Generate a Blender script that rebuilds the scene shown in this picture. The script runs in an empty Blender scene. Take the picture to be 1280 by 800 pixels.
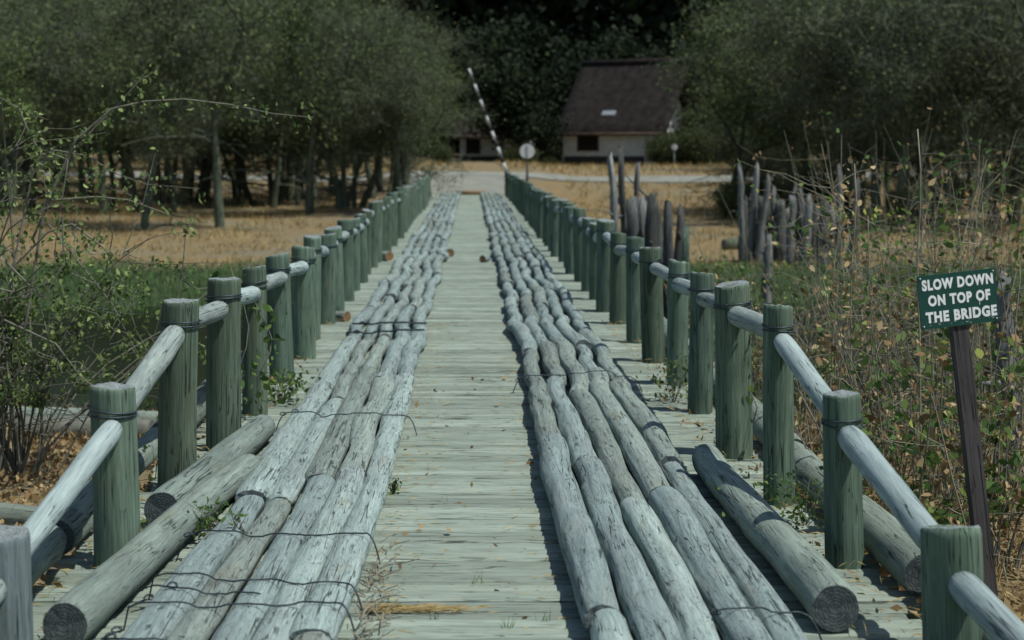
import bpy, math, random
import numpy as np
from mathutils import Vector, noise

# ------------------------------------------------------------------ camera, light, exposure
S = bpy.context.scene
W = bpy.data.worlds.new("World"); S.world = W; W.use_nodes = True
SUN_EL, SUN_AZ = math.radians(62), math.radians(118)     # azimuth measured clockwise from +Y (the bridge axis)
nt = W.node_tree
bg = nt.nodes['Background']
sky = nt.nodes.new('ShaderNodeTexSky'); sky.sky_type = 'NISHITA'; sky.sun_disc = False
sky.sun_elevation = SUN_EL; sky.sun_rotation = SUN_AZ
sky.dust_density = 0.6
nt.links.new(sky.outputs[0], bg.inputs[0]); bg.inputs[1].default_value = 0.068
sl = bpy.data.lights.new('sun', 'SUN'); sl.energy = 3.2; sl.angle = math.radians(0.5); sl.color = (1.0, 0.98, 0.94)
so = bpy.data.objects.new('sun', sl); S.collection.objects.link(so)
sd = Vector((math.sin(SUN_AZ) * math.cos(SUN_EL), math.cos(SUN_AZ) * math.cos(SUN_EL), math.sin(SUN_EL)))
so.rotation_euler = sd.to_track_quat('Z', 'Y').to_euler(); so.location = (20, -10, 40)

F, CX, HY, EYE = 2000.0, 588.0, 190.0, 1.7               # focal length in photo pixels, vanishing point, eye height
cam = bpy.data.cameras.new('camera'); co = bpy.data.objects.new('camera', cam); S.collection.objects.link(co)
co.location = (0, 0, EYE); co.rotation_euler = (math.radians(90), 0, 0)
cam.sensor_width = 36; cam.lens = 36 * F / 1280
cam.shift_x = (640 - CX) / 1280; cam.shift_y = -(400 - HY) / 1280
cam.clip_start = 0.1; cam.clip_end = 2000
cam.dof.use_dof = True; cam.dof.focus_distance = 8.0; cam.dof.aperture_fstop = 3.0
S.camera = co
S.view_settings.view_transform = 'Standard'; S.view_settings.look = 'None'
S.view_settings.exposure = 0.42; S.view_settings.gamma = 1.0
S.view_settings.use_curve_mapping = False
S.cycles.use_denoising = True
S.cycles.max_bounces = 6; S.cycles.diffuse_bounces = 3; S.cycles.transparent_max_bounces = 8

R = random.Random(7)
NP = np.random.default_rng(5)
def at(px, py, d): return Vector(((px - CX) / F * d, d, EYE - (py - HY) / F * d))
def X(px, d): return (px - CX) / F * d
def nz(x, y=0.0, z=0.0): return noise.noise(Vector((x, y, z)))

# ------------------------------------------------------------------ object helpers
def tag(o, label=None, cat=None, group=None, kind=None):
    if label: o['label'] = label
    if cat: o['category'] = cat
    if group: o['group'] = group
    if kind: o['kind'] = kind
    return o
def link(o, parent=None):
    S.collection.objects.link(o)
    if parent is not None: o.parent = parent
    return o
def empty(name, loc=(0, 0, 0), rz=0.0):
    o = bpy.data.objects.new(name, None); o.empty_display_size = 0.2
    o.location = loc; o.rotation_euler = (0, 0, rz)
    return link(o)

class MB:
    """collects vertices and faces, builds ONE mesh object"""
    def __init__(s): s.v = []; s.f = []; s.m = []; s.smooth = True
    def add(s, vs, fs, m=0):
        b = len(s.v); s.v.extend(vs); s.f.extend([tuple(i + b for i in f) for f in fs]); s.m.extend([m] * len(fs))
    def box(s, lo, hi, m=0):
        x0, y0, z0 = lo; x1, y1, z1 = hi
        s.add([(x0,y0,z0),(x1,y0,z0),(x1,y1,z0),(x0,y1,z0),(x0,y0,z1),(x1,y0,z1),(x1,y1,z1),(x0,y1,z1)],
              [(3,2,1,0),(4,5,6,7),(0,1,5,4),(1,2,6,5),(2,3,7,6),(3,0,4,7)], m)
    def tube(s, pts, rad, n=5, m=0, cap=True, m_cap=None):
        pts = [Vector(p) for p in pts]; k = len(pts)
        if not hasattr(rad, '__len__'): rad = [rad] * k
        t0 = (pts[1] - pts[0]).normalized()
        u = t0.orthogonal().normalized(); vs = []; fs = []
        for i in range(k):
            t = (pts[min(i + 1, k - 1)] - pts[max(i - 1, 0)])
            t = t.normalized() if t.length > 1e-9 else t0
            u = (u - t * u.dot(t)); u = u.normalized() if u.length > 1e-6 else t.orthogonal().normalized()
            w = t.cross(u)
            for j in range(n):
                a = 2 * math.pi * j / n
                vs.append(tuple(pts[i] + (u * math.cos(a) + w * math.sin(a)) * rad[i]))
        for i in range(k - 1):
            for j in range(n):
                a = i * n + j; b = i * n + (j + 1) % n
                fs.append((a, b, b + n, a + n))
        s.add(vs, fs, m)
        if cap:
            b = len(s.v) - len(vs); mc = m if m_cap is None else m_cap
            s.f.append(tuple(b + j for j in reversed(range(n)))); s.m.append(mc)
            s.f.append(tuple(b + (k - 1) * n + j for j in range(n))); s.m.append(mc)
    def mesh(s, name, mats):
        me = bpy.data.meshes.new(name); me.from_pydata(s.v, [], s.f); me.update()
        for m in (mats if isinstance(mats, (list, tuple)) else [mats]): me.materials.append(m)
        if any(s.m): me.polygons.foreach_set('material_index', s.m)
        if s.smooth: me.polygons.foreach_set('use_smooth', [True] * len(me.polygons))
        return me
    def build(s, name, mats, parent=None):
        return link(bpy.data.objects.new(name, s.mesh(name, mats)), parent)

def np_mesh(name, V, k, mat, tint=None):
    """V: (n*k,3) vertices, faces of k consecutive vertices; tint: one value per face (the leaf's own colour)"""
    V = np.asarray(V, dtype=np.float32).reshape(-1, 3); n = len(V) // k
    me = bpy.data.meshes.new(name)
    me.vertices.add(n * k); me.vertices.foreach_set('co', V.ravel())
    me.loops.add(n * k); me.loops.foreach_set('vertex_index', np.arange(n * k, dtype=np.int32))
    me.polygons.add(n); me.polygons.foreach_set('loop_start', np.arange(0, n * k, k, dtype=np.int32))
    me.update(calc_edges=True)
    if tint is not None:
        a = me.attributes.new('tint', 'FLOAT', 'FACE'); a.data.foreach_set('value', np.asarray(tint, dtype=np.float32))
    me.materials.append(mat); me.validate()
    return me
def np_obj(name, V, k, mat, parent=None, tint=None):
    return link(bpy.data.objects.new(name, np_mesh(name, V, k, mat, tint)), parent)

def leaf_quads(P, size, aspect=0.5, droop=0.0, rng=NP):
    """leaf shaped quads (diamonds) at points P, random orientation"""
    P = np.asarray(P, dtype=np.float64); n = len(P)
    size = np.broadcast_to(size, (n,))[:, None]
    a = rng.normal(size=(n, 3)); a[:, 2] -= droop; a /= np.linalg.norm(a, axis=1, keepdims=True)
    b = rng.normal(size=(n, 3)); b -= a * (a * b).sum(1, keepdims=True); b /= np.linalg.norm(b, axis=1, keepdims=True)
    V = np.stack([P, P + a * size * .45 + b * size * aspect * .5, P + a * size, P + a * size * .45 - b * size * aspect * .5], axis=1)
    return V.reshape(-1, 3)
def ovate(P, size, aspect=0.55, droop=0.3, rng=NP):
    P = np.asarray(P, dtype=np.float64); n = len(P)
    size = np.broadcast_to(size, (n,))[:, None]
    a = rng.normal(size=(n, 3)); a[:, 2] -= droop; a /= np.linalg.norm(a, axis=1, keepdims=True)
    b = rng.normal(size=(n, 3)); b -= a * (a * b).sum(1, keepdims=True); b /= np.linalg.norm(b, axis=1, keepdims=True)
    c = np.cross(a, b); w = size * aspect * .5
    return np.stack([P, P + a * size * .28 + b * w * .85 + c * w * .25, P + a * size * .6 + b * w * .8 + c * w * .2, P + a * size * 1.0 - c * w * .35,
                     P + a * size * .6 - b * w * .8 + c * w * .2, P + a * size * .28 - b * w * .85 + c * w * .25], axis=1).reshape(-1, 3)
def blades(P, h, w, lean=0.4, rng=NP):
    """grass blades as slim triangles"""
    P = np.asarray(P, dtype=np.float64); n = len(P)
    h = np.broadcast_to(h, (n,)); w = np.broadcast_to(w, (n,))
    th = rng.uniform(0, 2 * np.pi, n); d = np.stack([np.cos(th), np.sin(th), np.zeros(n)], 1)
    tl = np.stack([rng.normal(0, lean, n), rng.normal(0, lean, n), np.ones(n)], 1); tl /= np.linalg.norm(tl, axis=1, keepdims=True)
    return np.stack([P - d * w[:, None] / 2, P + d * w[:, None] / 2, P + tl * h[:, None]], axis=1).reshape(-1, 3)

# ------------------------------------------------------------------ materials
class NT:
    def __init__(s, name):
        s.mat = bpy.data.materials.new(name); s.mat.use_nodes = True; s.t = s.mat.node_tree
        s.b = s.t.nodes['Principled BSDF']; s.b.inputs['Specular IOR Level'].default_value = 0.25
        s.b.inputs['Roughness'].default_value = 0.85
    def n(s, typ, **kw):
        x = s.t.nodes.new(typ)
        for k, v in kw.items(): setattr(x, k, v)
        return x
    def L(s, a, b): s.t.links.new(a, b)
    def coords(s, random_shift=True):
        tc = s.n('ShaderNodeTexCoord'); out = tc.outputs['Object']
        if random_shift:
            oi = s.n('ShaderNodeObjectInfo'); m = s.n('ShaderNodeVectorMath', operation='MULTIPLY_ADD')
            c = s.n('ShaderNodeCombineXYZ')
            for i in range(3): s.L(oi.outputs['Random'], c.inputs[i])
            s.L(c.outputs[0], m.inputs[0]); m.inputs[1].default_value = (31.7, 57.3, 43.1); s.L(out, m.inputs[2]); out = m.outputs[0]
        return out
    def noise(s, vec, scale3, scale=1.0, detail=5, rough=.6, dist=0.0):
        mp = s.n('ShaderNodeVectorMath', operation='MULTIPLY'); s.L(vec, mp.inputs[0]); mp.inputs[1].default_value = scale3
        t = s.n('ShaderNodeTexNoise'); t.inputs['Scale'].default_value = scale; t.inputs['Detail'].default_value = detail
        t.inputs['Roughness'].default_value = rough; t.inputs['Distortion'].default_value = dist
        s.L(mp.outputs[0], t.inputs['Vector']); return t.outputs['Fac']
    def ramp(s, fac, stops, interp='LINEAR'):
        r = s.n('ShaderNodeValToRGB'); r.color_ramp.interpolation = interp
        e = r.color_ramp.elements
        while len(e) < len(stops): e.new(0.5)
        for el, (p, c) in zip(e, stops):
            el.position = p; el.color = (c, c, c, 1) if not hasattr(c, '__len__') else (*c, 1)
        s.L(fac, r.inputs[0]); return r.outputs[0]
    def mix(s, fac, a, b, mode='MIX'):
        m = s.n('ShaderNodeMix', data_type='RGBA', blend_type=mode)
        for sock, v in ((m.inputs[0], fac), (m.inputs[6], a), (m.inputs[7], b)):
            if hasattr(v, 'links'): s.L(v, sock)
            elif hasattr(v, '__len__'): sock.default_value = (*v, 1)
            else: sock.default_value = v
        return m.outputs[2]
    def math(s, op, a, b=0.0):
        m = s.n('ShaderNodeMath', operation=op)
        for sock, v in ((m.inputs[0], a), (m.inputs[1], b)):
            if hasattr(v, 'links'): s.L(v, sock)
            else: sock.default_value = v
        return m.outputs[0]
    def bump(s, h, strength=.5, dist=.01):
        b = s.n('ShaderNodeBump'); b.inputs['Strength'].default_value = strength; b.inputs['Distance'].default_value = dist
        s.L(h, b.inputs['Height']); s.L(b.outputs[0], s.b.inputs['Normal'])
    def out(s, col, rough=None):
        s.L(col, s.b.inputs['Base Color'])
        if rough is not None: s.b.inputs['Roughness'].default_value = rough
        return s.mat

def sc(axis, along, across):
    v = [across] * 3; v['XYZ'.index(axis)] = along; return tuple(v)

def wood(name, axis, dark, mid, light, crack=.12, grain=38, warm=None, attr=False, pits=True, bump=.7, patch=None, flake=0.0):
    k = NT(name); c = k.coords()
    g = k.noise(c, sc(axis, grain * .05, grain), 1, 6, .7, .4)
    col = k.ramp(g, [(.28, dark), (.47, mid), (.72, light)])
    big = k.noise(c, sc(axis, 1.2, 5), 1, 3, .6)
    col = k.mix(k.ramp(big, [(.45, 0.0), (.7, .6)]), col, patch or tuple(x * .62 for x in mid))
    if warm:
        wn = k.noise(c, sc(axis, 2.0, 9), 1.0, 4, .7)
        col = k.mix(k.ramp(wn, [(.56, 0.0), (.75, .55)]), col, warm)
    # long drying cracks: thin contour lines of a stretched noise
    cn = k.noise(c, sc(axis, .5, 19), 1, 3, .5, .0)
    d = k.math('ABSOLUTE', k.math('SUBTRACT', cn, .5))
    ln = k.ramp(d, [(.0, 1.0), (.005, .85), (.0105, 0.0)])
    gate = k.ramp(k.noise(c, sc(axis, 3.0, 6), 1, 2, .5), [(.47, 0.0), (.53, 1.0)])
    ck = k.math('MULTIPLY', ln, gate)
    # short checks
    cn2 = k.noise(c, sc(axis, 1.4, 46), 1, 2, .5, .0)
    d2 = k.math('ABSOLUTE', k.math('SUBTRACT', cn2, .5))
    ck2 = k.math('MULTIPLY', k.ramp(d2, [(.0, 1.0), (.004, .75), (.009, 0.0)]), k.ramp(k.noise(c, sc(axis, 5, 14), 1, 2, .5), [(.50, 0.0), (.56, 1.0)]))
    ck = k.math('MAXIMUM', ck, ck2)
    if pits:
        vo = k.n('ShaderNodeTexVoronoi'); vo.inputs['Scale'].default_value = 1.0
        mp = k.n('ShaderNodeVectorMath', operation='MULTIPLY'); k.L(c, mp.inputs[0]); mp.inputs[1].default_value = sc(axis, 3.2, 8)
        wob = k.n('ShaderNodeTexNoise'); wob.inputs['Scale'].default_value = 26; wob.inputs['Detail'].default_value = 3; k.L(c, wob.inputs['Vector'])
        ad = k.n('ShaderNodeVectorMath', operation='MULTIPLY_ADD'); k.L(wob.outputs['Color'], ad.inputs[0]); ad.inputs[1].default_value = (.35,) * 3; k.L(mp.outputs[0], ad.inputs[2])
        k.L(ad.outputs[0], vo.inputs['Vector'])
        ck = k.math('MAXIMUM', ck, k.ramp(vo.outputs['Distance'], [(.05, .85), (.11, 0.0)]))
    col = k.mix(k.math('MULTIPLY', ck, .85), col, tuple(x * crack for x in mid))
    if attr:
        a = k.n('ShaderNodeAttribute', attribute_name='tint')
        col = k.mix(1.0, col, k.ramp(a.outputs['Fac'], [(0, .72), (1, 1.12)]), 'MULTIPLY')
    else:
        oi = k.n('ShaderNodeObjectInfo')
        col = k.mix(1.0, col, k.ramp(oi.outputs['Random'], [(0, (.72, .70, .66)), (.3, (.98, .96, .90)), (.6, (.84, .86, .88)), (1, (1.15, 1.16, 1.14))]), 'MULTIPLY')
    fine = k.noise(c, sc(axis, 7, 190), 1, 3, .6)
    col = k.mix(1.0, col, k.ramp(fine, [(.32, .80), (.5, 1.0), (.68, 1.12)]), 'MULTIPLY')
    lay = k.noise(c, sc(axis, 2.6, 15), 1, 5, .62, .6)
    step = k.ramp(lay, [(.40, 0.0), (.415, .5), (.50, .5), (.512, 1.0), (.62, 1.0), (.628, 1.5)])
    edge = k.math('ADD', k.ramp(lay, [(.395, 0.0), (.407, 1.0), (.416, 0.0)]), k.ramp(lay, [(.497, 0.0), (.506, 1.0), (.513, 0.0)]))
    if flake: col = k.mix(k.math('MULTIPLY', edge, flake), col, tuple(x * .22 for x in mid))
    h = k.math('SUBTRACT', k.math('ADD', k.math('MULTIPLY', g, .16), k.math('ADD', k.math('MULTIPLY', fine, .10), k.math('MULTIPLY', step, .9 * flake))), ck)
    k.bump(h, bump, .012)
    return k.out(col, .88)

def endgrain(name, axis, dark, light):
    k = NT(name); tc = k.n('ShaderNodeTexCoord'); c = tc.outputs['Object']
    wv = k.n('ShaderNodeTexWave', wave_type='RINGS', rings_direction=axis); wv.inputs['Scale'].default_value = 26
    wv.inputs['Distortion'].default_value = 7.0; wv.inputs['Detail'].default_value = 3; wv.inputs['Detail Scale'].default_value = 2.5
    k.L(c, wv.inputs['Vector'])
    n = k.noise(c, (60, 60, 60), 1, 4, .7)
    f = k.math('ADD', k.math('MULTIPLY', wv.outputs['Fac'], .20), k.math('MULTIPLY', n, .90))
    col = k.ramp(f, [(.25, dark), (.8, light)])
    k.bump(f, .6, .006); return k.out(col, .92)

def leafmat(name, stops, trans=.25):
    k = NT(name); a = k.n('ShaderNodeAttribute', attribute_name='tint')
    col = k.ramp(a.outputs['Fac'], stops)
    k.b.inputs['Roughness'].default_value = .7; k.b.inputs['Specular IOR Level'].default_value = .12
    k.L(col, k.b.inputs['Base Color'])
    if trans:
        tr = k.n('ShaderNodeBsdfTranslucent'); k.L(col, tr.inputs['Color'])
        mx = k.n('ShaderNodeMixShader'); mx.inputs[0].default_value = trans
        k.L(k.b.outputs[0], mx.inputs[1]); k.L(tr.outputs[0], mx.inputs[2])
        k.L(mx.outputs[0], k.t.nodes['Material Output'].inputs['Surface'])
    return k.mat

def plain(name, col, rough=.7, var=.25, scale=12, metal=0.0, bump=.2):
    k = NT(name); n = k.noise(k.coords(), (scale,) * 3, 1, 5, .65)
    c = k.ramp(n, [(.3, tuple(x * (1 - var) for x in col)), (.7, tuple(min(1, x * (1 + var)) for x in col))])
    k.b.inputs['Metallic'].default_value = metal
    k.bump(n, bump, .01); return k.out(c, rough)

M = {}
M['log'] = wood('weathered_log', 'Y', (.165, .216, .198), (.24, .308, .284), (.34, .42, .388), warm=(.26, .255, .175), patch=(.215, .25, .24), flake=.5, bump=.85)
M['log_end'] = endgrain('log_end', 'Y', (.05, .06, .06), (.19, .225, .225))
M['edge_log'] = wood('edge_log', 'Y', (.14, .175, .15), (.205, .255, .215), (.30, .365, .31), warm=(.22, .22, .13), pits=False, flake=.25)
M['rail'] = wood('rail_wood', 'Y', (.16, .21, .20), (.28, .35, .335), (.40, .48, .46), pits=False)
M['post'] = wood('green_post', 'Z', (.045, .075, .054), (.098, .150, .108), (.18, .245, .178), crack=.14, patch=(.055, .088, .062), warm=(.135, .14, .085), pits=False, grain=46)
M['grey_post'] = wood('grey_post', 'Z', (.06, .08, .085), (.14, .18, .185), (.25, .30, .31), crack=.12, warm=(.08, .12, .08), pits=False)
M['edge_end'] = endgrain('edge_log_end', 'Y', (.025, .03, .03), (.12, .142, .14))
M['post_end'] = endgrain('post_end', 'Z', (.06, .075, .075), (.30, .34, .33))
M['deck'] = wood('deck_plank', 'X', (.185, .225, .182), (.262, .318, .258), (.34, .40, .332), crack=.18, attr=True, pits=False, grain=60, warm=(.27, .26, .16), patch=(.17, .215, .165))
M['beam'] = plain('beam_wood', (.14, .15, .12), .9)
M['wire'] = plain('wire', (.05, .065, .075), .5, .3, 60, .6)
M['sign_green'] = plain('sign_enamel', (.012, .062, .048), .45, .12, 25, bump=.05)
M['sign_white'] = plain('sign_lettering', (.78, .82, .80), .6, .1, 60, bump=.05)
M['sign_post'] = wood('sign_post_wood', 'Z', (.034, .031, .031), (.058, .053, .054), (.095, .088, .09), pits=False)
M['bolt'] = plain('bolt_metal', (.5, .53, .53), .4, .2, 80, .8)
M['bark'] = wood('grey_bark', 'Z', (.042, .052, .036), (.092, .112, .074), (.165, .19, .13), pits=False, grain=20, bump=.9)
M['pale_bark'] = wood('pale_bark', 'Z', (.06, .065, .065), (.13, .14, .14), (.22, .235, .235), pits=False, grain=20)
M['snag'] = wood('dead_grey_wood', 'Z', (.07, .072, .066), (.175, .183, .17), (.32, .33, .31), pits=False, grain=26)
M['dark_snag'] = wood('dark_dead_wood', 'Z', (.034, .035, .032), (.085, .09, .083), (.18, .188, .175), pits=False, grain=26)
M['twig'] = plain('twig_bark', (.15, .15, .115), .85, .35, 9)
M['dark_twig'] = plain('dark_twig', (.085, .085, .07), .85, .35, 9)
M['cane'] = plain('dry_cane', (.23, .215, .15), .85, .4, 9)
M['leaf_tree'] = leafmat('savanna_leaf', [(0, (.068, .095, .04)), (.5, (.105, .148, .055)), (.8, (.14, .19, .062)), (1, (.185, .185, .075))], .25)
M['leaf_brown'] = leafmat('sparse_leaf', [(0, (.075, .096, .046)), (.6, (.115, .145, .062)), (1, (.165, .195, .075))], .25)
M['leaf_olive'] = leafmat('olive_leaf', [(0, (.04, .054, .022)), (.6, (.075, .098, .036)), (1, (.12, .14, .05))])
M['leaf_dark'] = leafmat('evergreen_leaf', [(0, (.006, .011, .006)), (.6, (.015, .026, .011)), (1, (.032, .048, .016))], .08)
M['leaf_green'] = leafmat('fresh_leaf', [(0, (.04, .085, .028)), (.6, (.11, .19, .05)), (1, (.33, .37, .09))], .35)
M['leaf_shrub'] = leafmat('shrub_leaf', [(0, (.06, .10, .03)), (.6, (.15, .22, .075)), (1, (.34, .42, .16))], .35)
M['leaf_dry'] = leafmat('dry_leaf', [(0, (.13, .08, .04)), (.5, (.29, .20, .095)), (1, (.48, .39, .21))], .15)
M['grass_dry'] = leafmat('dry_grass', [(0, (.19, .135, .05)), (.5, (.33, .245, .095)), (1, (.47, .39, .19))], .2)
M['grass_green'] = leafmat('green_grass', [(0, (.035, .085, .028)), (.6, (.08, .165, .045)), (1, (.19, .25, .09))], .25)
M['plaster'] = plain('plaster_wall', (.46, .50, .48), .9, .18, 1.5)
M['roof'] = plain('thatch_roof', (.019, .0155, .013), .95, .75, 1.6, bump=1.0)
M['roof_edge'] = plain('thatch_edge', (.085, .060, .045), .95, .4, 2.0)
M['dark'] = plain('dark_opening', (.006, .006, .006), .6)
M['frame'] = plain('window_frame', (.10, .085, .07), .8)
M['white'] = plain('white_paint', (.55, .58, .57), .6, .12, 14)
M['black'] = plain('black_paint', (.03, .032, .034), .6, .2, 14)
M['steel'] = plain('grey_steel', (.36, .39, .40), .45, .15, 10, .3)
M['stone'] = plain('brown_stub_end', (.20, .125, .06), .9, .3, 30)

# ------------------------------------------------------------------ terrain
def smooth(a, b, x):
    t = min(1, max(0, (x - a) / (b - a))); return t * t * (3 - 2 * t)
def ground_z(x, y):
    z = -.32 - .16 * smooth(9, 12, y)
    z += -.62 * smooth(12.5, 19, y) + .42 * smooth(25, 35, y) + .25 * smooth(38, 56, y)
    near = 1 - smooth(2.5, 7, abs(x))
    z += .30 * smooth(50, 63, y) * near
    z += 1.12 * smooth(62, 112, y) + max(0, y - 135) * .012
    z += (-.03 + .10 * nz(x * .23, y * .2, 3.1) + .05 * nz(x * .8, y * .6, 9.0)) * smooth(1.0, 3.0, abs(x) + max(0, y - 64))
    z += .35 * smooth(9, 30, abs(x)) * smooth(30, 60, y)
    return z - .1
def veg(x, y):
    """how green the bank is"""
    e = nz(x * .3, y * .25, 5) * 2.2
    g = smooth(17.2 + e * .3, 18.6, y) * (1 - smooth(34 + e, 36.5 + e, y))
    return g
ys = np.concatenate([np.arange(-14, 6, .5), np.arange(6, 16, .16), np.arange(16, 40, .35), np.arange(40, 100, .8), np.arange(100, 170, 3), [180, 200, 240, 300, 420, 700, 1200]])
xs0 = np.concatenate([np.arange(0, 6, .18), np.arange(6, 20, .5), np.arange(20, 60, 2), [62, 70, 85, 110, 160, 260, 500, 1000]])
xs = np.concatenate([-xs0[:0:-1], xs0])
gv = [(float(x), float(y), ground_z(float(x), float(y))) for y in ys for x in xs]
nx = len(xs)
gf = [(j * nx + i, j * nx + i + 1, (j + 1) * nx + i + 1, (j + 1) * nx + i) for j in range(len(ys) - 1) for i in range(nx - 1)]
gm = bpy.data.meshes.new('ground'); gm.from_pydata(gv, [], gf); gm.update()
gm.polygons.foreach_set('use_smooth', [True] * len(gf))
at_ = gm.attributes.new('veg', 'FLOAT', 'POINT'); at_.data.foreach_set('value', [veg(v[0], v[1]) for v in gv])
k = NT('dry_ground'); c = k.coords(False)
n1 = k.noise(c, (3.2, 3.2, 3.2), 1, 8, .75); n2 = k.noise(c, (.35, .22, .3), 1, 5, .65); n3 = k.noise(c, (22, 22, 22), 1, 4, .7)
col = k.ramp(n1, [(.3, (.11, .08, .04)), (.5, (.24, .175, .08)), (.7, (.34, .27, .135))])
col = k.mix(k.ramp(n2, [(.45, 0.0), (.62, .8)]), col, (.20, .19, .125))
col = k.mix(k.math('MULTIPLY', k.ramp(n3, [(.4, 0.0), (.62, 1.0)]), .35), col, (.07, .05, .03))
va = k.n('ShaderNodeAttribute', attribute_name='veg')
col = k.mix(va.outputs['Fac'], col, k.ramp(n1, [(.35, (.02, .032, .014)), (.65, (.05, .08, .026))]))
k.bump(k.math('ADD', n1, k.math('MULTIPLY', n3, .4)), .9, .05); M['ground'] = k.out(col, .95)
gm.materials.append(M['ground'])
tag(link(bpy.data.objects.new('ground', gm)), kind='structure')

# pond water
k = NT('pond_water'); n = k.noise(k.coords(False), (1.6, 3, 1), 1, 3, .5)
k.bump(n, .12, .03); k.b.inputs['IOR'].default_value = 1.33; k.b.inputs['Specular IOR Level'].default_value = .5
M['water'] = k.out(k.ramp(n, [(.3, (.010, .016, .009)), (.7, (.020, .028, .014))]), .12)
m = MB(); m.add([(-60, 15, -1.06), (60, 15, -1.06), (60, 31, -1.06), (-60, 31, -1.06)], [(0, 1, 2, 3)])
tag(m.build('water', M['water']), kind='structure')

# sandy track from the bridge to the cross road
k = NT('sandy_road'); c = k.coords(False); n = k.noise(c, (.9, .5, .9), 1, 7, .7)
k.bump(n, .4, .03); M['road'] = k.out(k.ramp(n, [(.3, (.16, .165, .135)), (.55, (.235, .245, .205)), (.75, (.29, .29, .235))]), .95)
def strip(name, left, right, y0, y1, dy, cross=8, up=.035):
    m = MB(); rows = int((y1 - y0) / dy) + 1
    vs = []
    for j in range(rows + 1):
        y = y0 + (y1 - y0) * j / rows
        a, b = left(y), right(y)
        for i in range(cross + 1):
            x = a + (b - a) * i / cross; vs.append((x, y, ground_z(x, y) + up))
    m.add(vs, [(j * (cross + 1) + i, j * (cross + 1) + i + 1, (j + 1) * (cross + 1) + i + 1, (j + 1) * (cross + 1) + i) for j in range(rows) for i in range(cross)])
    return m
st = strip('road', lambda y: -1.3 - 1.3 * smooth(64, 74, y) - 1.0 * smooth(76, 86, y) + .3 * nz(y * .5, 1), lambda y: 1.3 + .6 * smooth(64, 80, y) + 2.2 * smooth(82, 90, y) + .3 * nz(y * .5, 8), 63.4, 92, .8)
tag(st.build('road', M['road']), kind='structure')
st = MB(); vs = []; n_ = 130
for i in range(n_ + 1):
    x = -65 + 130 * i / n_; yc = 91 - .045 * x + .8 * nz(x * .06, 2)
    for q in range(7):
        y = yc - 3.0 + 6.0 * q / 6 + (1.1 if q in (0, 6) else .3) * nz(x * .33, q * 3.3); vs.append((x, y, ground_z(x, y) + .05))
st.add(vs, [(i * 7 + q, (i + 1) * 7 + q, (i + 1) * 7 + q + 1, i * 7 + q + 1) for i in range(n_) for q in range(6)])
tag(st.build('cross_road', M['road']), kind='structure')

# ------------------------------------------------------------------ bridge
BR0, BR1 = 1.2, 64.0
br = empty('wooden_bridge', (0, 0, 0))
tag(br, 'long straight timber bridge deck of grey cross planks leading to the far road', 'bridge')
dv, df, dt = [], [], []
y = BR0; pr = random.Random(3)
while y < BR1:
    w = pr.uniform(.085, .135); dz = pr.uniform(-.006, .006); tint = pr.random() ** 1.3
    w_gap = pr.uniform(.004, .012); e0, e1 = -1.66 + pr.uniform(-.07, .07), 1.66 + pr.uniform(-.07, .07)
    nseg = 26 if y < 20 else 8; prof = [(-.5, -.07), (-.5, -.014), (-.34, -.003), (0, 0), (.34, -.003), (.5, -.014), (.5, -.07)]
    b = len(dv); sk = pr.uniform(-.012, .012); w2 = w - w_gap
    for i in range(nseg + 1):
        t = i / nseg; x = e0 + (e1 - e0) * t
        for q, (a, h) in enumerate(prof):
            jit = .006 * nz(x * 5, y * 13 + (q > 3) * 7, 2)
            rz_ = .004 * nz(x * 7, y * 9, q * .7)
            dv.append((x, y + w / 2 + a * w2 + jit + sk * (t - .5), h + dz + rz_))
    P = len(prof)
    for i in range(nseg):
        for q in range(P - 1):
            a = b + i * P + q; df.append((a, a + P, a + P + 1, a + 1)); dt.append(tint)
    df.append(tuple(b + q for q in range(P))); dt.append(tint)
    df.append(tuple(b + nseg * P + q for q in reversed(range(P)))); dt.append(tint)
    y += w
dm = bpy.data.meshes.new('deck'); dm.from_pydata(dv, [], df); dm.update()
a = dm.attributes.new('tint', 'FLOAT', 'FACE'); a.data.foreach_set('value', dt); dm.materials.append(M['deck'])
link(bpy.data.objects.new('deck', dm), br)
for x in (-1.25, 0, 1.25):
    m = MB(); m.tube([(x, BR0 + .2, -.19), (x, 33, -.19), (x, BR1 - .2, -.19)], .11, 10); m.build('beam', M['beam'], br)
for yy in (13.5, 18, 22.5, 27, 31.5, 36, 42, 48):
    for x in (-1.25, 1.25):
        m = MB(); m.tube([(x, yy, -.28), (x, yy, -1.8)], .12, 10); m.build('pile', M['beam'], br)
m = MB(); m.tube([(-.6, 63.85, .07), (.6, 63.85, .07)], .085, 10); thr = m.build('threshold', M['stone'], br)

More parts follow.
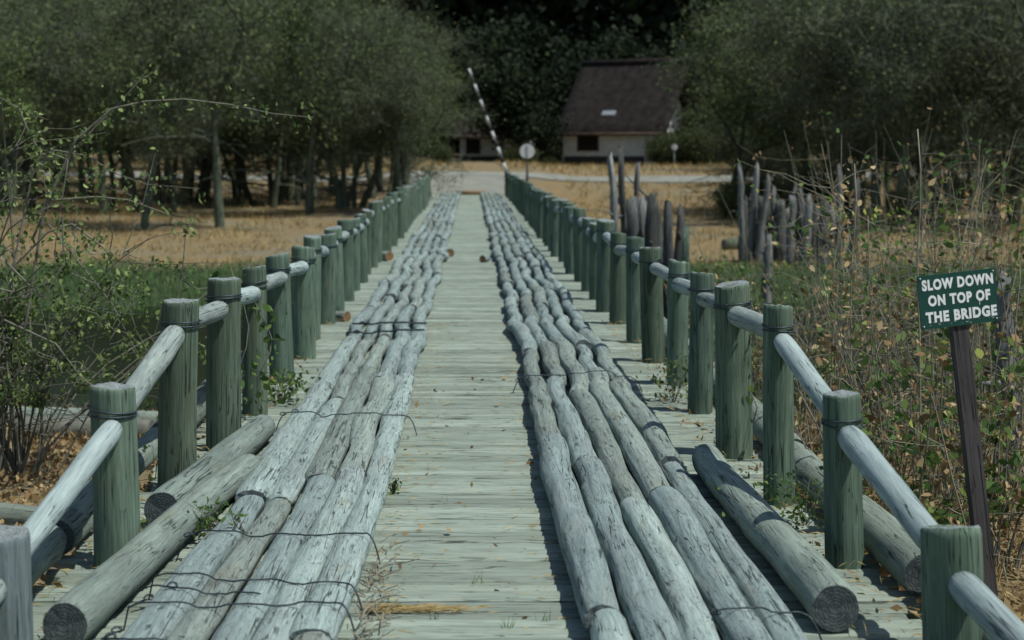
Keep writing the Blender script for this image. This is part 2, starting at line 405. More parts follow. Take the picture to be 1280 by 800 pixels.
# ---- a weathered log as a mesh along local +Y; returns mesh and functions for its path
def log_mesh(name, length, r, seed, segs, dr, crook=.03, mats=None, rough=.06, end_r=.85, bend=None, taper=.1, flat=0.0):
    rs = random.Random(seed); o = rs.uniform(0, 500)
    k = max(6, int(length / dr)); m = MB(); vs = []
    knots = [(rs.uniform(.05, .95) * length, rs.uniform(0, 6.28), rs.uniform(.12, .3)) for _ in range(int(length * 1.3))]
    def path(y):
        e = min(1, y / .25, (length - y) / .25); e = max(0, e)
        px = crook * nz(y * .75 + o, 1) + crook * .5 * nz(y * 1.9 + o, 2); pz = crook * .35 * nz(y * .9 + o, 7)
        if bend: px += bend(y)
        return px, pz
    def rad(y):
        t = y / length
        return r * (1 + taper * (.5 - t) * 2 + .07 * nz(y * .8 + o, 4) + .025 * nz(y * 3 + o, 5))
    for i in range(k + 1):
        y = length * i / k; px, pz = path(y); ra = rad(y)
        edge = 1.0
        if i == 0 or i == k: edge = end_r
        elif i == 1 or i == k - 1: edge = (1 + end_r) / 2 + .02
        for j in range(segs):
            th = 2 * math.pi * j / segs
            ct, st_ = math.cos(th), math.sin(th)
            d = 1 + rough * nz(ct * 2.2 + o, y * 1.6, st_ * 2.2) + rough * .6 * nz(ct * 5 + o, y * 1.1, st_ * 5) + rough * .35 * nz(ct * 11, y * 5 + o, st_ * 11) - rough * .9 * max(0, .16 - abs(nz(ct * 3.1 + o, y * .8, st_ * 3.1 + 7))) * 4 * (rough > .05)
            for (ky, ka, kh) in knots:
                dy = (y - ky) / .05
                if abs(dy) < 2.5:
                    da = (th - ka + math.pi) % (2 * math.pi) - math.pi
                    d += kh * .35 * math.exp(-dy * dy - (da / .4) ** 2)
            rr = ra * edge * d
            zz = rr * st_
            if flat and zz > 0: zz *= 1 - flat
            jy = 0
            if i in (0, k): jy = .006 * nz(ct * 1.5 + o, st_ * 1.5, i)
            vs.append((px + rr * ct, y + jy, pz + zz))
    fs = []
    for i in range(k):
        for j in range(segs):
            a = i * segs + j; b = i * segs + (j + 1) % segs
            fs.append((a, a + segs, b + segs, b))
    m.add(vs, fs, 0)
    # ends: two inner rings to a centre
    for i, rev in ((0, False), (k, True)):
        base = i * segs; cpx, cpz = path(length * i / k); yy = length * i / k
        ring = [Vector(vs[base + j]) for j in range(segs)]; cen = Vector((cpx, yy + (.004 if not rev else -.004), cpz))
        b0 = len(m.v); m.v.extend([tuple(cen.lerp(p, .8)) for p in ring]); m.v.append(tuple(cen))
        for j in range(segs):
            j2 = (j + 1) % segs
            f1 = (base + j, base + j2, b0 + j2, b0 + j); f2 = (b0 + j, b0 + j2, b0 + segs)
            m.f.append(f1 if not rev else f1[::-1]); m.m.append(1)
            m.f.append(f2 if not rev else f2[::-1]); m.m.append(1)
    me = m.mesh(name, mats or [M['log'], M['log_end']])
    sm = [True] * len(me.polygons)
    for i, q in enumerate(m.m):
        if q == 1: sm[i] = False
    me.polygons.foreach_set('use_smooth', sm)
    return me, path, rad

# ---- the two wheel tracks of wired logs: every log is a thing
TRACK = []      # (x, y0, y1, path, rad, z)
ROWS = ['inner row', 'second row', 'middle row', 'fourth row', 'outer row']
ORD = ['nearest', 'second', 'third', 'fourth', 'fifth']
def wig(side, y):
    a = smooth(8.5, 13, y); off = -.075 * (1 - smooth(5, 7.5, y)) if side < 0 else 0
    return off + .03 * nz(y * .45, side * 9.1, 0) + a * (.05 * nz(y * .9, side * 3.7, 4) + .02 * nz(y * 2.1, side, 8))
for side, tr, starts in ((-1, 'pond-side', [4.3, 4.6, 4.1, 4.5, 4.75]), (1, 'sign-side', [4.0, 4.4, 4.0, 4.3, 4.1])):
    lr = random.Random(11 + side)
    inner, pitch = (.462, .141) if side < 0 else (.458, .149)
    for row in range(5):
        y = starts[row]; n = 0
        first = {(-1, 0): 1.05, (1, 0): 1.55}.get((side, row))
        while y < 62.8:
            L = lr.uniform(2.6, 4.2) if y < 9 else lr.uniform(1.7, 3.9); L = first if (n == 0 and first) else L; L = min(L, 63.6 - y)
            r = lr.uniform(.064, .080) if y < 10 else lr.uniform(.054, .072); xc = side * (inner + row * pitch) + lr.uniform(-.012, .012)
            near = y < 12
            def bend(t, y0=y, s=side): return wig(s, y0 + t)
            me, pa, ra = log_mesh('track_log', L, r, lr.randrange(10 ** 6), 44 if near else 14, .03 if near else .09,
                                  crook=.018 if y < 8 else .038, rough=.075 if near else .06, end_r=lr.uniform(.7, .92), bend=bend, taper=lr.uniform(-.12, .18),
                                  flat=(.42 if (side < 0 and y < 9) else .12))
            o = link(bpy.data.objects.new('track_log', me)); o.location = (xc, y, r * .97 + lr.uniform(0, .012))
            if n < 5: lab = f"{ORD[n]} grey log from the camera in the {ROWS[row]} of {tr} track"
            else: lab = f"distant log in the {ROWS[row]} of {tr} track, beyond its fifth"
            tag(o, lab, 'log', f"logs of the {tr} wheel track")
            TRACK.append((xc, y, y + L, pa, ra, o.location.z, .42 if (side < 0 and y < 9) else .12))
            y += L - lr.uniform(-.015, .03); n += 1
def track_top(x, y):
    z = 0.0
    for xc, y0, y1, pa, ra, zc, fl in TRACK:
        if y0 <= y <= y1:
            px, pz = pa(y - y0); r = ra(y - y0) * 1.06; dx = x - xc - px
            if abs(dx) < r: z = max(z, zc + pz + math.sqrt(r * r - dx * dx) * (1 - fl))
    return z

# ---- wires over the tracks
def wire(x0, ya, x1, yb, label, sag=.0, r=.0034, hook=True, wob=.02):
    pts = []
    for i in range(46):
        t = i / 45; x = x0 + (x1 - x0) * t; y = ya + (yb - ya) * t + wob * nz(x * 6, ya * 7)
        z = max(track_top(x + dx, y) for dx in (-.05, -.025, 0, .025, .05)) + r * .8 + .004 * abs(nz(x * 20, y * 3))
        pts.append(Vector((x, y, max(z, .03))))
    # droop at both sides of the track
    a, b = pts[0], pts[-1]; s = math.copysign(1, x1 - x0)
    if hook:
        pts = [Vector((a.x - s * .07 * math.sin(w), a.y - .02 * w, max(.012, a.z * (.5 + .5 * math.cos(w * 1.9))))) for w in np.linspace(1.55, .15, 9)] + pts + [Vector((b.x + s * .06 * math.sin(w), b.y - .04 * w, max(.012, b.z * (.5 + .5 * math.cos(w * 1.9))))) for w in np.linspace(.15, 1.6, 9)]
    m = MB(); m.tube(pts, r, 6)
    for q in range(R.randrange(1, 3)):      # the twisted knot
        c = pts[R.randrange(6, 14)]
        m.tube([c + Vector((.018 * math.cos(w), .012 * math.sin(w * 1.7), .006 + .01 * math.sin(w))) for w in np.linspace(0, 9, 14)], r * .8, 5)
    o = m.build('binding_wire', M['wire']); return tag(o, label, 'wire', 'wires binding the wheel tracks')
wire(-1.21, 5.16, -.455, 5.12, 'dark wire across the pond-side log track, the one nearest the camera', wob=.03)
wire(-1.21, 5.58, -.455, 5.6, 'second wire from the camera across the pond-side log track, knotted near its inner edge', wob=.04)
wire(-1.18, 5.80, -.75, 5.72, 'short wire ending halfway across the pond-side log track', wob=.03, hook=False)
wire(-1.2, 5.98, -.445, 5.86, 'third full wire across the near pond-side track, curling down at its inner edge', wob=.05)
wire(-1.15, 6.65, -.43, 6.62, 'thin wire across the pond-side log track beside the green weed tuft', wob=.03)
wire(-1.10, 9.6, -.38, 9.62, 'wire across the pond-side track ahead of the rope-like dark bands', wob=.03)
wire(.85, 5.42, 1.14, 5.46, 'short wire over the outer logs of the sign-side track', wob=.03)
wire(.37, 11.3, 1.15, 11.3, 'wire over the sign-side track where its logs start to zigzag', wob=.03)
for i, (yb_, lb) in enumerate(((14.0, 'nearer of two dark bands strapped round the pond-side track logs'), (14.7, 'farther of two dark bands strapped round the pond-side track logs'))):
    wire(-1.085, yb_, -.40, yb_, lb, r=.009, wob=.015, hook=False)

# ------------------------------------------------------------------ railings
def post_mesh(h, r, seed, top='flat'):
    rs = random.Random(seed); o = rs.uniform(0, 300); segs = 26; zs = [-.45] + list(np.linspace(0, h - .03, 10)) + [h - .012, h]
    m = MB(); vs = []; slx, sly = rs.gauss(0, .008), rs.gauss(0, .008)
    for i, z in enumerate(zs):
        e = 1.0 if i < len(zs) - 1 else .955
        for j in range(segs):
            th = 2 * math.pi * j / segs; ct, st_ = math.cos(th), math.sin(th)
            d = 1 + .035 * nz(ct * 1.6 + o, z * .7, st_ * 1.6) + .02 * nz(ct * 6 + o, z * .5, st_ * 6)
            tz = z + (.010 * nz(ct * 2 + o, st_ * 2) + slx * ct + sly * st_ if i == len(zs) - 1 else 0)
            cr = .02 * nz(z * .8 + o, 3)
            vs.append((r * e * d * ct * (1 - .06 * z) + cr, r * e * d * st_ * (1 - .06 * z), tz))
    fs = [(i * segs + j, i * segs + (j + 1) % segs, (i + 1) * segs + (j + 1) % segs, (i + 1) * segs + j) for i in range(len(zs) - 1) for j in range(segs)]
    m.add(vs, fs, 0)
    b = (len(zs) - 1) * segs; ring = [Vector(vs[b + j]) for j in range(segs)]; cx_ = sum((p.x for p in ring)) / segs
    prev = b
    for kq, q in enumerate((.8, .55, .3)):
        b0 = len(m.v); m.v.extend([(cx_ + (p.x - cx_) * q, p.y * q, p.z + .006 * nz(p.x * 40 * q + o, p.y * 40 * q, 2) - .004 * kq) for p in ring])
        for j in range(segs):
            m.f.append((prev + j, prev + (j + 1) % segs, b0 + (j + 1) % segs, b0 + j)); m.m.append(1)
        prev = b0
    m.v.append((cx_, 0, h - .008))
    for j in range(segs): m.f.append((prev + j, prev + (j + 1) % segs, len(m.v) - 1)); m.m.append(1)
    return m
LP = {0: (-1.55, 5.30, .44), 1: (-1.46, 6.6, .735), 2: (-1.475, 8.06, .955), 3: (-1.415, 9.14, .975), 4: (-1.40, 10.4, .95), 5: (-1.40, 11.93, .935), 6: (-1.375, 13.2, .92)}
RP = {0: (1.605, 5.30, .455), 1: (1.545, 6.6, .705), 2: (1.49, 7.76, .955), 3: (1.475, 8.95, .96), 4: (1.505, 10.46, .91), 5: (1.51, 11.7, .90), 6: (1.49, 13.0, .925), 7: (1.475, 14.3, .93)}
def railing(side, table, label):
    root = empty('pole_railing', (side * 1.5, 5.3, 0)); tag(root, label, 'railing')
    rs = random.Random(21 + side); P = []
    for k in range(-1, 46):
        if k in table: x, y, h = table[k]
        elif k == -1: x, y, h = side * 1.62, 4.0, .34
        else:
            y = 5.36 + 1.30 * k + rs.uniform(-.14, .14); h = .93 + rs.uniform(-.06, .05)
            x = side * (1.43 + .22 * smooth(48, 64, y) * (side < 0)) + rs.uniform(-.03, .03)
        if k == 45: y = 63.8
        P.append((x, y, h, rs.uniform(.076, .104) if k != 0 else .102))
    for i, (x, y, h, r) in enumerate(P):
        grey = (side < 0 and i == 1)
        o = post_mesh(h, r, 100 * i + side).build('post', [M['grey_post' if grey else 'post'], M['post_end']], root)
        o.location = (x - side * 1.5, y - 5.3, 0); o.rotation_euler = (rs.uniform(-.03, .03), rs.uniform(-.032, .032), rs.uniform(0, 6.28) if not grey else 0)
        if grey: o['label'] = 'split silver-grey post'
        for q in range(2) if 1 < i < 14 else ():
            w = MB(); zz = h - .10 - .02 * q + rs.uniform(-.01, .01); tl = rs.uniform(-.15, .15)
            w.tube([(1.03 * r * math.cos(t) * 1.0, 1.03 * r * math.sin(t), zz + tl * r * math.cos(t + 1)) for t in np.linspace(0, 6.5, 26)], .0045, 5)
            w.build('wire', M['wire'], o)
    for i in range(len(P) - 1):
        x0, y0, h0, r0 = P[i]; x1, y1, h1, r1 = P[i + 1]
        a = Vector((x0, y0 + r0 * .35, h0 - .13)); b = Vector((x1, y1 - r1 * .93, h1 - .165))
        L = (b - a).length
        near = i < 14
        me, _, _ = log_mesh('rail', L, rs.uniform(.046, .056), rs.randrange(10 ** 6), 20 if near else 10, .05 if near else .25, crook=.012, mats=[M['rail'], M['log_end']], rough=.04, end_r=.9, taper=-.06)
        o = link(bpy.data.objects.new('rail', me), root); o.location = a - Vector((side * 1.5, 5.3, 0))
        o.rotation_euler = (b - a).to_track_quat('Y', 'Z').to_euler()
railing(-1, LP, 'green pole railing of round posts along the pond side of the bridge')
railing(1, RP, 'green pole railing of round posts along the side of the bridge with the sign')

# ---- loose poles lying on the deck and along its edges
def pole(name, a, b, r, label, cat='log', group=None, mats=None, segs=22, crook=.02, rough=.03, seed=None):
    a, b = Vector(a), Vector(b); L = (b - a).length
    me, _, _ = log_mesh(name, L, r, seed or R.randrange(10 ** 6), segs, .05 if segs > 14 else .2, crook=crook, mats=mats or [M['edge_log'], M['edge_end']], rough=rough, end_r=.93, taper=.06)
    o = link(bpy.data.objects.new(name, me)); o.location = a; o.rotation_euler = (b - a).to_track_quat('Y', 'Z').to_euler()
    return tag(o, label, cat, group)
pole('fallen_pole', (-1.39, 5.44, .088), (-1.15, 8.2, .085), .079, 'long smooth pole with a dark sawn end slanting beside the near pond-side wires')
pole('fallen_pole', (-1.39, 7.2, .088), (-1.215, 9.4, .085), .083, 'pole with a black ringed end lying against the second pond-side post')
pole('fallen_pole', (1.285, 5.64, .09), (1.235, 8.45, .086), .084, 'thick pole with a pale sawn end lying beside the sign-side track')
er = random.Random(5)
for side, nm in ((-1, 'pond-side'), (1, 'sign-side')):
    y = 4.4; n = 0
    while y < 62:
        L = er.uniform(1.6, 2.6); L = min(L, 63.5 - y)
        lab = (f"grey-green edge pole outside the {nm} posts, {ORD[n]} from the camera" if n < 3 else f"grey-green edge pole outside the {nm} posts, farther along the deck than the first three")
        pole('edge_pole', (side * 1.735, y, .085), (side * (1.735 + er.uniform(-.03, .03)), y + L, .085), er.uniform(.078, .095), lab, 'pole', f'poles along the {nm} deck edge', segs=22 if y < 14 else 10)
        y += L + er.uniform(-.0, .06); n += 1
g = lambda px, py, d: (X(px, d), d, ground_z(X(px, d), d))
def ground_pole(p, q, d0, d1, r, label, mats=None):
    x0, x1 = X(p, d0), X(q, d1)
    pole('fallen_pole', (x0, d0, ground_z(x0, d0) + r * .75), (x1, d1, ground_z(x1, d1) + r * .75), r, label, mats=mats)
ground_pole(-40, 112, 9.3, 9.0, .075, 'pole lying on brown leaf litter just outside the first two pond-side posts')
ground_pole(20, 190, 12.9, 12.7, .10, 'dark mossy pole lying below the twiggy shrub', [M['beam'], M['log_end']])
ground_pole(-10, 200, 13.9, 13.6, .085, 'pale greenish pole lying behind the dark mossy pole')

# short log stubs left on the deck
def stub(px, py, w, label, ang):
    d = EYE * F / (py + 3 - HY); r = w / F * d / 2
    me, _, _ = log_mesh('log_stub', r * 3.2, r, int(px), 16, .05, crook=.004, mats=[M['log'], M['stone']], rough=.06, end_r=.95)
    o = link(bpy.data.objects.new('log_stub', me)); o.location = (X(px, d), d, r * .95); o.rotation_euler = (0, 0, ang)
    tag(o, label, 'log stub', 'cut log stubs lying on the deck')
stub(563, 318, 10, 'cut stub with brown end touching the pond-side track on the walkway', .1)
stub(603, 325, 9, 'smaller cut stub with brown end out in the middle of the walkway', -.5)
stub(434, 399, 13, 'brown-ended stub lying on the planks between two pond-side posts', .9)
stub(487, 323, 12, 'pale stub wedged between the outer pond-side logs and the railing', .7)

# ------------------------------------------------------------------ slow down sign
sg = empty('warning_sign', (X(1241, 7.0), 7.0, ground_z(X(1241, 7), 7)))
sg.rotation_euler = (0, math.radians(-6.8), math.radians(11))
tag(sg, 'leaning dark green sign with white SLOW DOWN lettering on a brown post', 'sign')
zb = sg.location.z
hb = (EYE - (369 - HY) / F * 7.0) - zb       # board centre above the ground
m = MB(); m.smooth = False; m.box((-.037, -.02, -.5), (.037, .02, hb + .09)); m.build('post', M['sign_post'], sg)
bw, bh = .367, .232
m = MB(); m.smooth = False
pts = []; rc = .008
for (sx, sz) in ((1, 1), (-1, 1), (-1, -1), (1, -1)):
    for q in range(4):
        a_ = math.radians({(1, 1): 0, (-1, 1): 90, (-1, -1): 180, (1, -1): 270}[(sx, sz)] + q * 30)
        pts.append((sx * (bw / 2 - rc) + rc * math.cos(a_), sz * (bh / 2 - rc) + rc * math.sin(a_)))
n_ = len(pts)
m.add([(x, -.028, z) for x, z in pts] + [(x, -.0205, z) for x, z in pts], [tuple(range(n_ - 1, -1, -1)), tuple(range(n_, 2 * n_))] + [(i, (i + 1) % n_, (i + 1) % n_ + n_, i + n_) for i in range(n_)])
bd = m.build('board', M['sign_green'], sg); bd.location = (0, 0, hb); bd.rotation_euler = (0, math.radians(1.6), 0)
def text_mesh(body, size, width):
    cu = bpy.data.curves.new('lettering', 'FONT'); cu.body = body; cu.size = size; cu.align_x = 'CENTER'; cu.align_y = 'CENTER'
    cu.offset = size * .05; cu.extrude = .0006; cu.space_character = 1.16; cu.resolution_u = 4
    o = bpy.data.objects.new('tmp', cu); S.collection.objects.link(o)
    dg = bpy.context.evaluated_depsgraph_get(); me = bpy.data.meshes.new_from_object(o.evaluated_get(dg))
    bpy.data.objects.remove(o); bpy.data.curves.remove(cu)
    vx = [v.co.x for v in me.vertices]; s_ = width / (max(vx) - min(vx)); cxx = (max(vx) + min(vx)) / 2
    for v in me.vertices: v.co.x = (v.co.x - cxx) * s_
    me.materials.append(M['sign_white']); return me
for body, wd, zz, xx in (('SLOW DOWN', .335, .071, .002), ('ON TOP OF', .293, .002, 0.004), ('THE BRIDGE', .335, -.069, .008)):
    o = link(bpy.data.objects.new('lettering', text_mesh(body, .060, wd)), bd); o.location = (xx, -.0288, zz); o.rotation_euler = (math.radians(90), 0, 0)
m = MB()
for sx in (-1, 1):
    for sz in (-1, 1):
        c = Vector((sx * (bw / 2 - .012), -.0285, sz * (bh / 2 - .012))); m = MB()
        m.tube([c, c + Vector((0, -.004, 0))], [.005, .0035], 8); m.build('bolt', M['bolt'], bd)
# worn scrapes where the paint is gone (their own flat flakes on the board)
wr = random.Random(4); m = MB(); m.smooth = False
for i in range(26):
    x = wr.uniform(-.16, .165); z = -.098 + wr.gauss(0, .006) if i < 20 else wr.uniform(-.1, .1); w = wr.uniform(.002, .014) if i < 20 else .003; h = wr.uniform(.0006, .002)
    m.add([(x, -.0287, z), (x + w, -.0287, z + .001), (x + w * .9, -.0287, z + h), (x + w * .2, -.0287, z + h * 1.3)], [(0, 1, 2, 3)])
m.add([(.096, -.0287, -.035), (.099, -.0287, -.035), (.0985, -.0287, -.008), (.0965, -.0287, -.006)], [(0, 1, 2, 3)])
m.build('paint_scrape', M['sign_white'], bd)

# ------------------------------------------------------------------ houses, boom gate and road signs
def house(loc, rz, L, D, hw, hr, label, win, hip=0.0, patch=None, ovr=.55):
    root = empty('house', loc, rz); tag(root, label, 'house')
    m = MB(); m.smooth = False; m.box((0, 0, -1.0), (L, .3, hw)); m.box((0, D - .3, -1.0), (L, D, hw))
    for x in (0, L - .3):
        m.box((x, .303, -1.0), (x + .3, D - .303, hw))
        m.add([(x, .31, hw), (x + .3, .31, hw), (x + .3, D - .31, hw), (x, D - .31, hw), (x, D / 2, hr - .5), (x + .3, D / 2, hr - .5)], [(0, 3, 4), (1, 5, 2), (0, 4, 5, 1), (4, 3, 2, 5)])
    m.build('wall', M['plaster'], root)
    m = MB(); m.smooth = False; m.box((.1, -.03, -.5), (L - .1, -.003, .35)); m.build('plinth', M['black'], root)
    ov, th = .55, .32; sl_ = (hr - hw) / (D / 2); m = MB()
    ns = 14
    for sgn in (0, 1):      # two thatch slopes with a slightly uneven surface
        vs = []
        for i in range(ns + 1):
            for j in range(9):
                t = j / 8; yy = -ov + (D / 2 + ov) * t; x = -ov * 1.0 + hip * t + (L + ov + ovr - hip * t) * i / ns
                zt = hw - ov * sl_ + (D / 2 + ov) * sl_ * t + th + .10 * nz(x * 1.1, yy * 1.3, sgn)
                vs.append((x, yy if sgn == 0 else D - yy, zt))
        off = len(vs); vs += [(a, b, c - th) for a, b, c in vs]
        q = lambda i, j: i * 9 + j
        fs = []
        for i in range(ns):
            for j in range(8):
                f = (q(i, j), q(i + 1, j), q(i + 1, j + 1), q(i, j + 1)); g_ = tuple(v + off for v in reversed(f))
                fs += [f if not sgn else f[::-1], g_ if not sgn else g_[::-1]]
            fs.append((q(i, 0) + off, q(i + 1, 0) + off, q(i + 1, 0), q(i, 0)))
        for j in range(8):
            fs.append((q(0, j), q(0, j + 1), q(0, j + 1) + off, q(0, j) + off)); fs.append((q(ns, j + 1), q(ns, j), q(ns, j) + off, q(ns, j + 1) + off))
        m.add(vs, fs)
    rf = m.build('roof', M['roof'], root)
    m = MB(); m.tube([(hip - ov, D / 2, hr + .30), (L + ovr, D / 2, hr + .30)], .28, 10); m.build('ridge', M['roof'], rf)
    m = MB(); m.tube([(-ov, -ov - .03, hw - ov * sl_ + .12), (L + ovr, -ov - .03, hw - ov * sl_ + .12)], .13, 8); m.build('eave', M['roof_edge'], rf)
    if patch:
        px, t, w, h = patch; yy = -ov + (D / 2 + ov) * t; z0 = hw - ov * sl_ + (D / 2 + ov) * sl_ * t + th + .12
        m = MB(); m.smooth = False
        m.add([(px, yy, z0), (px + w, yy, z0), (px + w, yy + h, z0 + h * sl_), (px, yy + h, z0 + h * sl_), (px, yy, z0 - .1), (px + w, yy, z0 - .1), (px + w, yy + h, z0 + h * sl_ - .1), (px, yy + h, z0 + h * sl_ - .1)],
              [(0, 1, 2, 3), (4, 7, 6, 5), (0, 4, 5, 1), (1, 5, 6, 2), (2, 6, 7, 3), (3, 7, 4, 0)])
        m.build('roof_patch', M['steel'], rf)
    for (x0, x1, z0, z1) in win:
        m = MB(); m.smooth = False
        for lo, hi in (((x0 - .1, -.06, z0 - .1), (x0, -.004, z1 + .1)), ((x1, -.06, z0 - .1), (x1 + .1, -.004, z1 + .1)), ((x0, -.06, z1), (x1, -.004, z1 + .1)), ((x0, -.06, z0 - .1), (x1, -.004, z0))): m.box(lo, hi)
        f = m.build('window', M['frame'], root)
        m = MB(); m.smooth = False; m.box((x0 + .003, -.03, z0 + .003), (x1 - .003, -.006, z1 - .003)); m.build('pane', M['dark'], f)
    return root
hz = 1.0
house((X(704, 136), 136, hz), math.radians(-33), 7.8, 8.6, 2.75, 8.1, 'white walled house with steep dark thatched roof and one black window', [(1.45, 3.35, .85, 2.2)], ovr=2.1, patch=(3.4, .22, 1.25, .28))
house((X(575, 139), 139, hz), math.radians(-8), 6.0, 5.0, 2.2, 3.7, 'low grey outbuilding half hidden by shrubs behind the raised boom pole', [(.6, 1.7, .6, 1.9)])

bg_ = empty('boom_gate', (X(634, 66), 66, -.05)); tag(bg_, 'black and white striped boom pole raised at the far end of the bridge', 'boom gate')
m = MB(); m.smooth = False; m.box((-.09, -.09, -.4), (.09, .09, 1.0)); m.build('gate_post', M['steel'], bg_)
a0 = Vector((0, -.13, .85)); tip = at(586, 86, 66) - Vector(bg_.location); tip.y = -.13
m = MB(); N = 15
low = a0 + (a0 - tip) * .12
for i in range(N):
    p = low.lerp(tip, i / N); q = low.lerp(tip, (i + 1) / N)
    m.tube([p, q], [.075 - .025 * i / N, .075 - .025 * (i + 1) / N], 12, i % 2)
m.build('boom_pole', [M['white'], M['black']], bg_)
m = MB(); m.smooth = False; c_ = low; m.box((c_.x - .16, c_.y - .1, c_.z - .17), (c_.x + .16, c_.y + .1, c_.z + .12)); m.build('counterweight', M['steel'], bg_)

def disc_sign(px, py, d, dia, label, strap=True):
    z0 = ground_z(X(px, d), d); c = at(px, py, d); root = empty('road_sign', (c.x, d, z0)); tag(root, label, 'road sign')
    h = c.z - z0; m = MB(); m.tube([(0, 0, -.3), (0, 0, h - dia * .35)], .06 * (1 if strap else .5), 10); m.build('post', M['dark_snag'] if strap else M['steel'], root)
    m = MB(); m.smooth = False; n = 24; vs = []
    for y in (-.10, -.085):
        vs += [(dia / 2 * math.cos(6.2832 * i / n), y, h + dia / 2 * math.sin(6.2832 * i / n)) for i in range(n)]
    m.add(vs, [tuple(range(n - 1, -1, -1))[::-1], tuple(range(n, 2 * n))[::-1]] + [(i, i + n, (i + 1) % n + n, (i + 1) % n) for i in range(n)])
    pl = m.build('disc', M['white'], root)
    if strap:
        m = MB(); m.smooth = False; m.box((-.05, -.135, h - dia * .46), (.05, -.1005, h + dia * .42)); m.build('back_bar', M['steel'], pl)
disc_sign(659, 189, 76, .70, 'round pale sign disc on a dark post beside the road beyond the railing')
disc_sign(843, 184, 118, .45, 'tiny round white sign to the side of the white house', False)

# ------------------------------------------------------------------ trees
def branch_pts(p, d, L, n, wob, rs, up=0.0):
    pts = [p.copy()]; d = d.normalized()
    for i in range(n):
        d = (d + Vector((rs.gauss(0, wob), rs.gauss(0, wob), rs.gauss(0, wob) + up))).normalized()
        pts.append(pts[-1] + d * (L / n))
    return pts, d
def tree_meshes(seed, H, r0, stems=1, fork=.3, leaves=8000, lsize=.09, twigs=900, spread=.75, low=.28, mat_leaf='leaf_tree', bark='bark', droop=.3, cluster=.32, aspect=.55, minz=0.0):
    rs = random.Random(seed); ng = np.random.default_rng(seed); m = MB(); tips = []
    def grow(p, d, L, r, lvl):
        n = 5 if lvl < 2 else 3
        pts, dd = branch_pts(p, d, L, n, .17 if lvl else .10, rs, .05 if lvl < 2 else -.02)
        m.tube(pts, [r * (1 - .42 * i / n) for i in range(n + 1)], (8, 6, 4, 3)[min(lvl, 3)], cap=False)
        if lvl >= 2:
            tips.extend(pts[1:])
        if lvl >= 4 or r < .008: return
        kids = rs.choice((2, 3, 3)) if lvl < 3 else 2
        for q in range(kids):
            ax = Vector((rs.gauss(0, 1), rs.gauss(0, 1), rs.gauss(0, .35))); dq = (dd + ax.normalized() * spread * rs.uniform(.6, 1.25)).normalized()
            grow(pts[-1], dq, L * rs.uniform(.58, .82), r * .58 * rs.uniform(.8, 1.1), lvl + 1)
        if lvl < 3:
            for q in range(2 if lvl else 1):
                i = rs.randrange(2, n); ax = Vector((rs.gauss(0, 1), rs.gauss(0, 1), rs.uniform(-.1, .5)))
                grow(pts[i], ax.normalized(), L * rs.uniform(.45, .65), r * .42, lvl + 1 if lvl else 2)
    for s in range(stems):
        a = rs.uniform(0, 6.28); tilt = .06 if stems == 1 else .15
        grow(Vector((.12 * math.cos(a) * (stems > 1), .12 * math.sin(a) * (stems > 1), -.25)), Vector((math.cos(a) * tilt, math.sin(a) * tilt, 1)), H * low * rs.uniform(.9, 1.15), r0 * (1 if s == 0 else .75), 0)
    T = np.array([tuple(t) for t in tips]); T = T[T[:, 2] > minz]
    # fine twigs: slim triangles hanging round the branch ends
    idx = ng.integers(0, len(T), twigs); b = T[idx] + ng.normal(0, .10, (twigs, 3))
    dv_ = ng.normal(size=(twigs, 3)); dv_[:, 2] -= .15; dv_ /= np.linalg.norm(dv_, axis=1, keepdims=True)
    ln = ng.uniform(.35, 1.0, twigs)
    e = b + dv_ * ln[:, None]; wv_ = ng.normal(size=(twigs, 3)); wv_ /= np.linalg.norm(wv_, axis=1, keepdims=True); wv_ *= .011
    o = len(m.v); m.v.extend(map(tuple, np.stack([b - wv_, b + wv_, e], 1).reshape(-1, 3).tolist()))
    m.f.extend([(o + 3 * i, o + 3 * i + 1, o + 3 * i + 2) for i in range(twigs)]); m.m.extend([0] * twigs)
    trunk = m.mesh('trunk', M[bark])
    cl = ng.random(len(T)) ** 2.2 * 2 + .15          # some branch ends leafier than others
    idx = ng.choice(len(T), leaves, p=cl / cl.sum())
    P = T[idx] + ng.normal(0, cluster, (leaves, 3))
    tint = np.clip(.45 + .25 * np.sin(idx * 12.9898) + ng.normal(0, .2, leaves), 0, 1)
    crown = np_mesh('crown', leaf_quads(P, ng.uniform(.6, 1.4, leaves) * lsize, aspect, droop, ng), 4, M[mat_leaf], tint)
    return trunk, crown
VAR = {
  'bare': [tree_meshes(140 + i, 11.5, .15, 1 + i % 2, leaves=3000, twigs=4200, mat_leaf='leaf_brown', lsize=.115, low=.27, cluster=.3, minz=1.0) for i in range(3)],
  'twiggy': [tree_meshes(40 + i, 11.5, .15, 1 + i % 2, leaves=4600, twigs=2600, mat_leaf='leaf_brown', lsize=.125, low=.28, cluster=.30, minz=2.9) for i in range(4)],
  'leafy': [tree_meshes(60 + i, 11.0, .16, 1 + (i + 1) % 2, leaves=6800, twigs=1800, mat_leaf='leaf_tree', lsize=.125, low=.27, cluster=.28, minz=2.6) for i in range(3)],
  'olive': [tree_meshes(80 + i, 6.0, .12, 2, leaves=8000, twigs=2200, mat_leaf='leaf_olive', lsize=.09, low=.22) for i in range(2)],
  'bushy': [tree_meshes(180 + i, 5.5, .10, 2, leaves=9000, twigs=2500, mat_leaf='leaf_olive', lsize=.17, low=.16, cluster=.34) for i in range(2)],
  'dark': [tree_meshes(90 + i, 19, .42, 1, leaves=17000, twigs=500, mat_leaf='leaf_dark', lsize=.42, low=.22, cluster=.9, spread=.8, aspect=.7) for i in range(2)],
}
